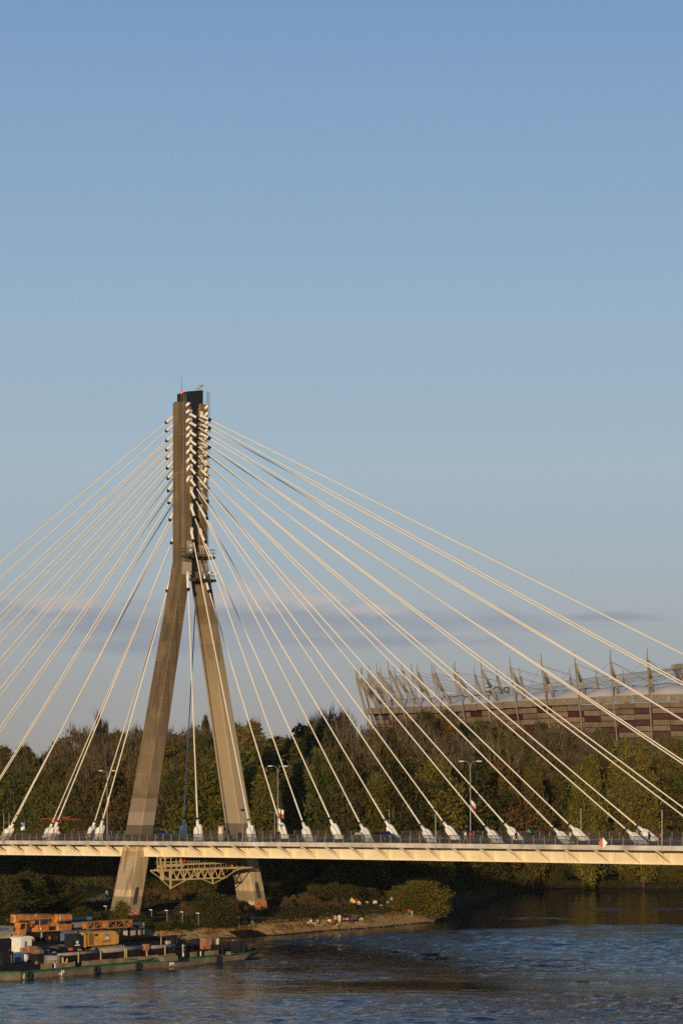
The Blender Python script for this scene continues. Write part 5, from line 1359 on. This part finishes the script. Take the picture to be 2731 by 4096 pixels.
variants('dry',3,H=2.0,R=1.7,zb=.05,kind='bush',nclump=26,leaves=46,leaf=.20,twigs=320,limbs=8,trunk=.04)
# bare pale birch
def birch_mesh():
    b=MB(); g=random.Random(9)
    def br(p,d,L,r,dep):
        q=p+d*L; b.tube(p,q,r,r*.66,n=5,cap=False)
        if dep==0: return
        for i in range(3 if dep>1 else 2):
            nd=(d+Vector((g.uniform(-.55,.55),g.uniform(-.55,.55),g.uniform(0,.35)))).normalized(); br(p.lerp(q,g.uniform(.6,1)),nd,L*g.uniform(.55,.8),r*.55,dep-1)
    br(Vector((0,0,-.4)),Vector((.04,0,1)),7,.26,0); br(Vector((.28,0,6.5)),Vector((-.1,.05,1)).normalized(),6,.2,4); br(Vector((.28,0,6.5)),Vector((.3,.05,1)).normalized(),5.5,.16,4)
    return b.mesh('birch_limbs',M['birch'])

def plant(kind, var, x, y, h, w, name, label, cat, group, col, rz=0, sink=.1):
    H,R,tm,lm=KINDS[kind][var%len(KINDS[kind])]
    r=thing(name,label,cat,(x,y,gz(x,y)-sink),rz,group); r.scale=(w,w,h/H)
    a=link(bpy.data.objects.new('trunk' if kind not in('shrub','dry') else 'stem',tm)); a.parent=r
    c=link(bpy.data.objects.new('crown' if kind not in('shrub','dry') else 'foliage',lm)); c.parent=r; c.color=(*col,1)
    return r
OL=(.145,.125,.030); GR=(.105,.115,.028); DK_=(.072,.076,.022); YG=(.205,.175,.036); BR=(.128,.098,.035); RB_=(.125,.085,.037)
def jit(c,g): k=g.uniform(.8,1.2); return tuple(v*k*g.uniform(.93,1.07) for v in c)
TOPC=[(-300,2985),(0,2985),(100,2978),(200,2992),(250,2965),(320,2940),(450,2945),(540,2935),(700,2925),(830,2890),(900,2930),(980,2895),(1050,2935),(1150,2950),(1230,2905),(1290,2872),(1350,2870),(1420,2895),(1480,2935),(1560,2890),(1640,2880),(1720,2890),(1900,2895),(2000,2920),(2100,2905),(2300,2930),(2400,2945),(2600,2945),(2731,2935),(3000,2935)]
FRONT=[(-300,530),(0,508),(300,490),(700,472),(1000,460),(1365,452),(1700,462),(1900,488),(2050,508),(2200,522),(2731,520),(3000,516)]
def topc(x): return lerp(x,TOPC)
def front(x): return lerp(x,FRONT)
DESC={'leafy':('tree','round %s tree','tree'),'upright':('tree','narrow %s tree','tree'),'bare':('bare_tree','almost bare %s tree','tree'),'poplar':('poplar_tree','slim %s poplar','tree'),'willow':('willow_tree','low %s willow','tree')}
CN={OL:'olive',GR:'green',DK_:'dark green',YG:'yellow green',BR:'brownish',RB_:'reddish brown'}
def where(x):
    ref=[(-1e4,'at the left edge'),(60,'above the leftmost anchors'),(170,'above the parking sign'),(300,'above the red shelter'),(430,'behind the left twin lamp'),(540,'just left of the near leg'),(650,'just right of the near leg'),(760,'between the pylon legs'),(870,'left of the far leg'),(1010,'right of the far pylon leg'),(1111,'behind the lamp with two flags'),(1240,'left of the tall bare crown'),
         (1350,'at the tall bare crown'),(1470,'below the stadium left end'),(1600,'below the leftmost masts'),(1740,'under the left facade part'),(1880,'behind the right twin lamp'),(2010,'around the pale bare birch'),(2130,'under the middle of the facade'),(2270,'below the first wine red panels'),(2400,'above the diamond sign'),(2530,'under the lower red panels'),(2650,'below the stadium lantern'),(2800,'at the right edge')]
    return min(ref,key=lambda r:abs(r[0]-x))[1]
ROWN=['front row','second row','third row','back row']
seen={}
def uniq(lab):
    seen[lab]=seen.get(lab,0)+1
    if seen[lab]==1: return lab
    return lab+(', further right',', rightmost',', last')[min(2,seen[lab]-2)]
def wood():
    g=random.Random(21)
    for row in range(4):
        x=-150+row*24
        while x<2930:
            Y=front(x)+row*15+g.uniform(-4,4)
            X=(x-CX)*Y/F
            yt=topc(x)+[150,95,40,0][row]+g.uniform(-18,30)
            if row<3 and g.random()<.3: yt+=30
            if 1520<x<2000: yt-=14
            h=at(x,yt,Y).z-gz(X,Y)
            # which kind where
            if row==0: kind=g.choice(['leafy','leafy','willow','upright'])
            elif 1130<x<1480 or 1500<x<1900: kind=g.choice(['bare','bare','upright','leafy'])
            elif 250<x<560 and row<3: kind=g.choice(['upright','bare','upright'])
            else: kind=g.choice(['leafy','upright','upright','upright','bare'])
            if kind=='willow': h=min(h,13)
            if kind=='bare': col=g.choice([BR,RB_,BR])
            elif x<300: col=g.choice([GR,GR,OL])
            elif x<560: col=g.choice([BR,OL,BR])
            elif x<1000: col=g.choice([OL,GR,OL])
            elif x<1200: col=g.choice([OL,YG,GR])
            elif x<1550: col=g.choice([DK_,DK_,GR,BR])
            elif x<1900: col=g.choice([DK_,BR,GR,BR])
            elif x<2300: col=g.choice([OL,BR,GR])
            else: col=g.choice([YG,OL,OL,GR])
            H,R=KINDS[kind][0][:2]
            w=g.uniform(1.05,1.35)*(h/H)**.6*(1 if kind!='upright' else 1.15)
            nm,ds,ct=DESC[kind]
            lab=uniq(('%s in the %s, %s'%(ds%CN[col],ROWN[row],where(x))))
            plant(kind,g.randrange(4),X,Y,h,w,nm,lab,ct,'trees of the wood behind the bridge',jit(col,g),g.uniform(0,6.28))
            x+=g.uniform(62,92)*(1 if kind!='poplar' else .6)
    # particular trees
    def one(kind,x,yt,Y,w,col,lab,var=0,name=None):
        X=(x-CX)*Y/F; h=at(x,yt,Y).z-gz(X,Y); nm=name or DESC[kind][0]
        plant(kind,var,X,Y,h,w,nm,lab,'tree','trees of the wood behind the bridge',col,var)
    one('poplar',392,2855,528,1.1,(.07,.058,.032),'slim poplar rising above all others left of the pylon')
    one('poplar',420,2898,530,1.0,DK_,'shorter dark poplar beside the highest one',1)
    one('upright',822,2882,520,.6,DK_,'dark narrow tree top seen between the pylon legs')
    one('bare',1300,2866,505,1.15,RB_,'widest bare reddish crown rising left of the stadium',1)
    one('bare',1372,2872,512,.95,RB_,'bare reddish crown right beside the widest one',2)
    one('willow',1745,3055,458,1.15,YG,'sunlit yellow green willow under the twin lamp on the right',1)
    one('willow',1690,3075,455,.9,YG,'smaller sunlit willow left of the one under the twin lamp',2)
    one('leafy',1510,3105,452,.7,OL,'olive round tree below the left stadium corner behind the black car',2)
    one('leafy',2350,3035,505,.75,YG,'yellow green round tree above the red and white diamond sign',0)
    one('leafy',2570,3010,508,.85,YG,'broad yellow green tree at the right side under the facade',1)
    one('leafy',2130,3070,505,.8,OL,'olive round tree right of the pale birch',3)
    Y=500; X=(1990-CX)*Y/F
    r=thing('birch_tree','pale bare birch standing out from the brown wood under the stadium','tree',(X,Y,gz(X,Y)),0,'trees of the wood behind the bridge'); h=at(1990,2885,Y).z-gz(X,Y); r.scale=(1,1,h/19.5)
    o=link(bpy.data.objects.new('limbs',birch_mesh())); o.parent=r
wood()

def under():
    g=random.Random(5)
    # dark undergrowth along the foot of the wood
    x=-120
    while x<2900:
        Y=front(x)-g.uniform(4,12); X=(x-CX)*Y/F
        if shore_sd(np.array([X]),np.array([Y]))[0]>.6:
            h=g.uniform(3.0,6.5); col=g.choice([DK_,GR,OL,BR])
            plant('shrub',g.randrange(4),X,Y,h,g.uniform(.9,1.5),'shrub',uniq('%s shrub at the foot of the wood %s'%(CN[col],where(x))),'shrub','shrubs under the wood',jit(col,g),g.uniform(0,6.28))
        x+=g.uniform(38,60)
    # willows and bushes on the bank, from the photograph
    def bush(kind,x,yb,yt,w,col,lab,var=0,zb=1.6,name=None,group='bushes on the river bank'):
        p=hit(x,yb); Y=p.y; h=(yb-yt)*Y/F
        plant(kind,var,p.x,p.y,h,w,name or ('shrub' if kind=='shrub' else 'willow_tree'),lab,'bush' if kind=='shrub' else 'tree',group,col,var*1.7)
    bush('upright',30,3690,3508,1.0,(.075,.085,.022),'green willow bush at the left edge behind the orange crane',0)
    bush('upright',112,3672,3485,1.0,(.065,.075,.02),'tall green willow bush behind the crane boom',1)
    bush('upright',200,3665,3505,.95,(.06,.068,.02),'green willow bush right of the tallest one behind the crane',2)
    bush('willow',285,3655,3520,.6,DK_,'dark willow bush left of the bare earth path',0)
    bush('upright',1640,3655,3535,.8,(.16,.15,.032),'ragged olive bush standing up behind the golden one',3)
    bush('shrub',1712,3668,3600,1.1,(.20,.165,.036),'low golden bush hanging over the spit edge',1)
    bush('shrub',330,3690,3628,.8,DK_,'low dark shrub behind the blue grey pile',1)
    bush('shrub',490,3695,3605,.7,(.12,.115,.03),'yellow green bush growing against the near pylon foot',2)
    bush('shrub',565,3700,3655,.6,(.06,.06,.02),'small bush right of the graffiti on the near foot',3)
    bush('willow',850,3716,3575,.72,(.07,.085,.022),'big round green bush between the two pylon feet',1)
    bush('willow',905,3712,3610,.5,(.075,.085,.022),'green bush lower right of the big round one',2)
    bush('shrub',650,3722,3690,.7,(.10,.085,.022),'yellowish shrub above the stony shore',0)
    bush('shrub',740,3722,3690,.6,(.05,.058,.018),'low green shrub beside the yellowish one',1)
    bush('willow',1690,3662,3512,1.0,(.21,.18,.034),'large golden willow bush at the tip of the spit',0,1.2)
    bush('upright',1728,3660,3556,.62,(.22,.18,.034),'golden willow bush overhanging the water at the spit tip',2,1.0)
    bush('willow',1615,3640,3540,.6,(.18,.15,.034),'golden green bush left of the large one at the spit tip',1,1.3)
    for i,(x,yb,yt,w) in enumerate(((1260,3612,3552,.9),(1340,3610,3535,1.0),(1400,3606,3540,.95),(1480,3600,3552,.7))):
        bush('shrub',x,yb,yt,w*1.1,(.075,.068,.022),('leftmost','second','third','rightmost')[i]+' of four olive bushes behind the meadow',i)
    # dry reddish thickets
    k=0
    for (x0,x1,yb,h,n,lab) in ((575,745,3602,38,11,'between the pylon feet'),(905,945,3652,45,5,'against the far pylon foot'),(1120,1260,3622,36,10,'right of the far pylon foot'),(1260,1400,3630,26,8,'before the olive bushes'),(725,790,3648,30,4,'on the bare earth slope'),(460,500,3610,30,3,'left of the near pylon foot'),(1880,2030,3520,24,5,'on the far shore left'),(2080,2731,3545,22,22,'along the far water line')):
        for i in range(n):
            x=x0+(x1-x0)*(i+g.uniform(.1,.9))/n; 
            p=onz(x,yb+g.uniform(-7,7),1.7 if x<1900 else 1.4)
            if shore_sd(np.array([p.x]),np.array([p.y]))[0]<.8: continue
            col=g.choice([(.17,.10,.055),(.14,.085,.05),(.20,.13,.075)]) if x<1900 else g.choice([(.09,.075,.025),(.12,.09,.04),(.06,.06,.02)])
            lb='tan dry bush %s, %s from left'%(lab,ORD[i+1]) if x<1900 else 'low sunlit bush %s'%lab
            hh=h*p.y/F*g.uniform(.75,1.2)
            plant('dry',g.randrange(3),p.x,p.y,hh,hh/1.7*g.uniform(.8,1.1),'dry_bush',lb,'bush','dry bushes '+lab,jit(col,g),g.uniform(0,6))
under()

# meadow grass tufts on the bank
def grass_stuff():
    g=np.random.default_rng(3); N=52000
    X=g.uniform(-62,22,N); Y=g.uniform(352,455,N); d=shore_sd(X,Y)
    w=np.zeros(N)
    for x,y,rx,ry,k in DIRT: w=np.maximum(w,k*np.clip(1.25-np.sqrt(((X-x)/rx)**2+((Y-y)/ry)**2)*.75,0,1))
    pat=np.sin(X*.5+1.3*np.sin(Y*.21))*np.sin(Y*.43+.7*np.sin(X*.3))
    ok=(d>4.2)&(w<.45)&(pat+g.normal(size=N)*.5>-.5); X,Y,pat=X[ok],Y[ok],pat[ok]; N=len(X); Z=ground_z(X,Y)
    h=(.10+.28*g.random(N)**2)*(1+.7*(pat>.3)); a=g.random(N)*PI; s=.10+.16*g.random(N)
    base=np.stack([X,Y,Z-.03],1); sd=np.stack([np.cos(a),np.sin(a),np.zeros(N)],1)*s[:,None]
    tip=base+np.stack([g.normal(size=N)*.12,g.normal(size=N)*.12,h],1)
    v=np.stack([base-sd,base+sd,tip],1).reshape(-1,3); me=bpy.data.meshes.new('meadow_grass'); me.from_pydata(v.tolist(),[],np.arange(N*3).reshape(-1,3).tolist()); me.materials.append(M['leaf'])
    o=link(bpy.data.objects.new('meadow_grass',me)); o.color=(.062,.058,.02,1); tag(o,'rough green and brown meadow grass on the bank','grass',kind='stuff')
    # dry tan grass hanging over the bare slope of the spit
    N=9000; sx=np.array([p[0] for p in SH]); sy=np.array([p[1] for p in SH]); X=g.uniform(-32,15.5,N); Y=np.interp(X,sx,sy)+1.0+5.0*g.random(N); d=shore_sd(X,Y)
    pat=np.sin(X*.9+Y*.4)+np.sin(X*2.3-Y*1.7); ok=(d>.9)&(d<6)&(pat+g.normal(size=N)*.7>.1); X,Y=X[ok],Y[ok]; N=len(X); Z=ground_z(X,Y)
    base=np.stack([X,Y,Z-.03],1); a=g.random(N)*PI; sd=np.stack([np.cos(a),np.sin(a),np.zeros(N)],1)*(.06+.12*g.random(N))[:,None]
    tip=base+np.stack([g.normal(size=N)*.12,-.05-.15*g.random(N),.10+.26*g.random(N)],1)
    me=bpy.data.meshes.new('dry_grass'); me.from_pydata(np.stack([base-sd,base+sd,tip],1).reshape(-1,3).tolist(),[],np.arange(N*3).reshape(-1,3).tolist()); me.materials.append(M['leaf'])
    o=link(bpy.data.objects.new('dry_grass',me)); o.color=(.26,.17,.07,1); tag(o,'dry tan grass on the bare slope of the spit','grass',kind='stuff')
    # stones along the water line
    N=900; sx=np.array([p[0] for p in SH]); sy=np.array([p[1] for p in SH]); X=g.uniform(-40,16,N); Y=np.interp(X,sx,sy)+g.normal(size=N)*.55+.5
    Z=ground_z(X,Y); b=MB()
    for x,y,z in zip(X,Y,Z):
        if z<-.35: continue
        r=.08+.16*g.random()**2; b.ball((x,y,z-.03),r,6,4,(1+.4*g.random(),1,.6+.3*g.random()))
    o=b.build('shore_stones',mat('shore_stone',(.20,.135,.07),.9,var=.35,scale=.9)); tag(o,'small pale stones along the water line of the spit','stones',kind='stuff')
grass_stuff()

# wooden boat ramps in the stony shore
for i,(x,y,lab) in enumerate(((985,3750,'dark plank ramp in a gap of the stony shore'),(1032,3745,'second plank ramp at the root of the spit'))):
    p=onz(x,y,.3); r=thing('boat_ramp',lab,'ramp',p,.75+.2*i,'plank ramps on the shore'); b=MB()
    for k in range(6): b.box((0,.42*k,.1+.14*k),(2.6,.38,.09),0,0,.32)
    b.build('planks',M['hulldark'],r); b=MB()
    for u in (-1.1,1.1): b.bar((u,-.2,-.1),(u,2.5,.78),.14)
    b.build('beam',M['hulldark'],r)

# low lamps of the river path
lm0=None
for i,(x,yb,yt,lab) in enumerate(((425,3672,3640,'leftmost low path lamp left of the near pylon foot'),(607,3688,3648,'low path lamp just right of the near pylon foot'),(669,3690,3650,'second low path lamp right of the near foot'),(731,3698,3655,'third low path lamp on the bare slope'),(795,3704,3660,'low path lamp left of the big round bush'),(957,3719,3668,'low path lamp right of the big round bush by the shore'))):
    p=hit(x,yb)
    if lm0 is None:
        lm0=thing('path_lamp',lab,'lamp',p,0,'low lamps along the river path')
        b=MB(); b.tube((0,0,-.2),(0,0,1.85),.055,n=6); b.build('pole',M['steel'],lm0); b=MB(); b.box((-.14,0,1.85),(.46,.14,.1)); b.build('lamp_head',M['white'],lm0)
    else: dup(lm0,p,0,lab)

# ------------------------------------------------------------------ people on the spit
def gper(kind,x,yb,face,top,bottom,label,**k):
    p=hit(x,yb)
    return person(kind,p,face,top,bottom,label,'people resting on the river bank',**k)
gper('sit_back',1247,3698,.9,'white','tan','person in white lying back on the bare bank at the left')
gper('sit',1272,3698,-.8,'pink','grey','seated person in pale pink right of the one lying back')
gper('sit_back',1262,3706,1.8,'tan','tan','person lying low on the slope below the pale pink one')
gper('stand',1341,3704,.2,'tan','brown','standing person in tan by the water, left of a pair')
gper('stand',1357,3701,-.2,'white','white','standing person dressed all in white on the spit')
gper('sit',1336,3712,.6,'brown','tan','person sitting low at the water edge before the pair')
gper('sit',1350,3712,-.4,'tan','grey','second person sitting at the water edge before the pair')
gper('sit',1374,3690,.3,'coral','black','seated person in coral right of the white dressed one')
gper('sit',1388,3690,.0,'pink','navy','seated person in pink leaning forward on the spit')
gper('sit',1404,3697,.2,'black','jeans','seated person in black top and blue jeans on the slope')
gper('sit',1413,3692,.5,'brown','black','seated person in brown beside the one in jeans')
gper('sit',1424,3690,.0,'black','black','seated person in black with white shoes on the spit')
gper('sit',1438,3684,.8,'black','white','seated person in black top stretching white trousers')
gper('sit',1310,3671,.0,'black','black','person in black sitting in the meadow behind the group')
gper('stand',1637,3668,.1,'coral','jeans','standing person in bright coral top near the spit tip')
gper('stand',1647,3666,.3,'white','white','small child in white beside the person in coral').scale=(.6,.6,.6)
gper('sit',1435,3621,.3,'white','pale','seated person in white before the olive bushes')
gper('stand',1566,3625,-.3,'white','black','standing person in white top and black trousers by the golden bush')
gper('sit',1549,3622,.6,'tan','brown','person in tan sitting left of the standing one by the golden bush')
gper('sit',1524,3634,.2,'grey','black','person in grey sitting low in the meadow left of the golden bush')
gper('stand',980,3712,.0,'black','black','person in black standing by the shore lamp',shoes='black')
gper('walk',1010,3710,.6,'black','grey','person in black walking behind the plank ramps',shoes='black')
gper('walk',806,3553,.5,'white','coral','person in white and coral below the truss gantry')
gper('stand',428,3598,.2,'grey','black','person standing with a bicycle on the earth path',shoes='black')
p=hit(408,3598); build_bicycle('bicycle parked on the earth path left of the near pylon foot',p,PI/2+.2,'grey')
def tent(x,y,m,lab,h=.95):
    p=hit(x,y); r=thing('beach_shelter',lab,'shelter',p,.2,'small tents in the meadow'); b=MB()
    b.add([(-.75,-.5,0),(.75,-.5,0),(.75,.6,0),(-.75,.6,0),(-.1,.05,h)],[(3,2,1,0),(0,1,4),(1,2,4),(2,3,4),(3,0,4)]); b.build('cloth',m,r); b=MB(); b.bar((-.1,.05,0),(-.1,.05,h+.12),.03); b.build('pole',M['steel'],r)
tent(1409,3612,mat('tent_yellow',(.68,.52,.10),.7,var=.05),'small yellow pop up tent in the meadow'); tent(1424,3613,mat('tent_red',(.50,.02,.03),.7,var=.05),'small red pop up tent beside the yellow one')
def bag(x,y,c,lab,s=.5):
    p=hit(x,y); r=thing('bag',lab,'bag',p,.3,'bags lying on the bank'); b=MB(); b.ball((0,0,s*.45),s*.55,10,6,(1.2,.8,.9)); b.build('body',cloth(CO[c]),r,True); b=MB(); b.torus((0,0,s*.9),s*.2,.03,'Y',10,5); b.build('handle',M['black'],r)
bag(1234,3697,'tan','tan bag left of the person lying back'); bag(1500,3617,'pale','pale bag in the meadow centre',.7); bag(1467,3615,'tan','small tan bag left of the pale one'); bag(1572,3632,'red','red bag at the feet of the standing person by the golden bush'); bag(1318,3689,'white','tiny white bag behind the pair at the water')
bag(1531,3569,'grey','grey bundle in the shade far behind the meadow',.8); bag(1482,3572,'white','white bundle in the shade behind the olive bushes',.8); bag(1525,3560,'white','white bundle beside the grey one in the shade',.7)
# swans' grey twin: small white boat on the far shore
p=onz(2520,3549,.05); r=thing('rowing_boat','small white rowing boat at the far shore','boat',p,.3); b=MB()
b.hexa([(-1,-.35,0),(1.1,-.25,0),(1.1,.25,0),(-1,.35,0)],[(-1.3,-.55,.55),(1.7,-.1,.75),(1.7,.1,.75),(-1.3,.55,.55)]); b.build('hull',M['white'],r); b=MB(); b.bx(-.4,-.1,-.42,.42,.56,.6); b.bx(.4,.65,-.36,.36,.6,.64); b.build('thwart',M['board'],r)
for x,lab in ((2110,'person in white on the far shore left of a second one'),(2122,'second person in white on the far shore')):
    p=onz(x,3522,1.5); p.z=gz(p.x,p.y); person('sit',p,.2,'white','grey',lab,'people on the far shore')
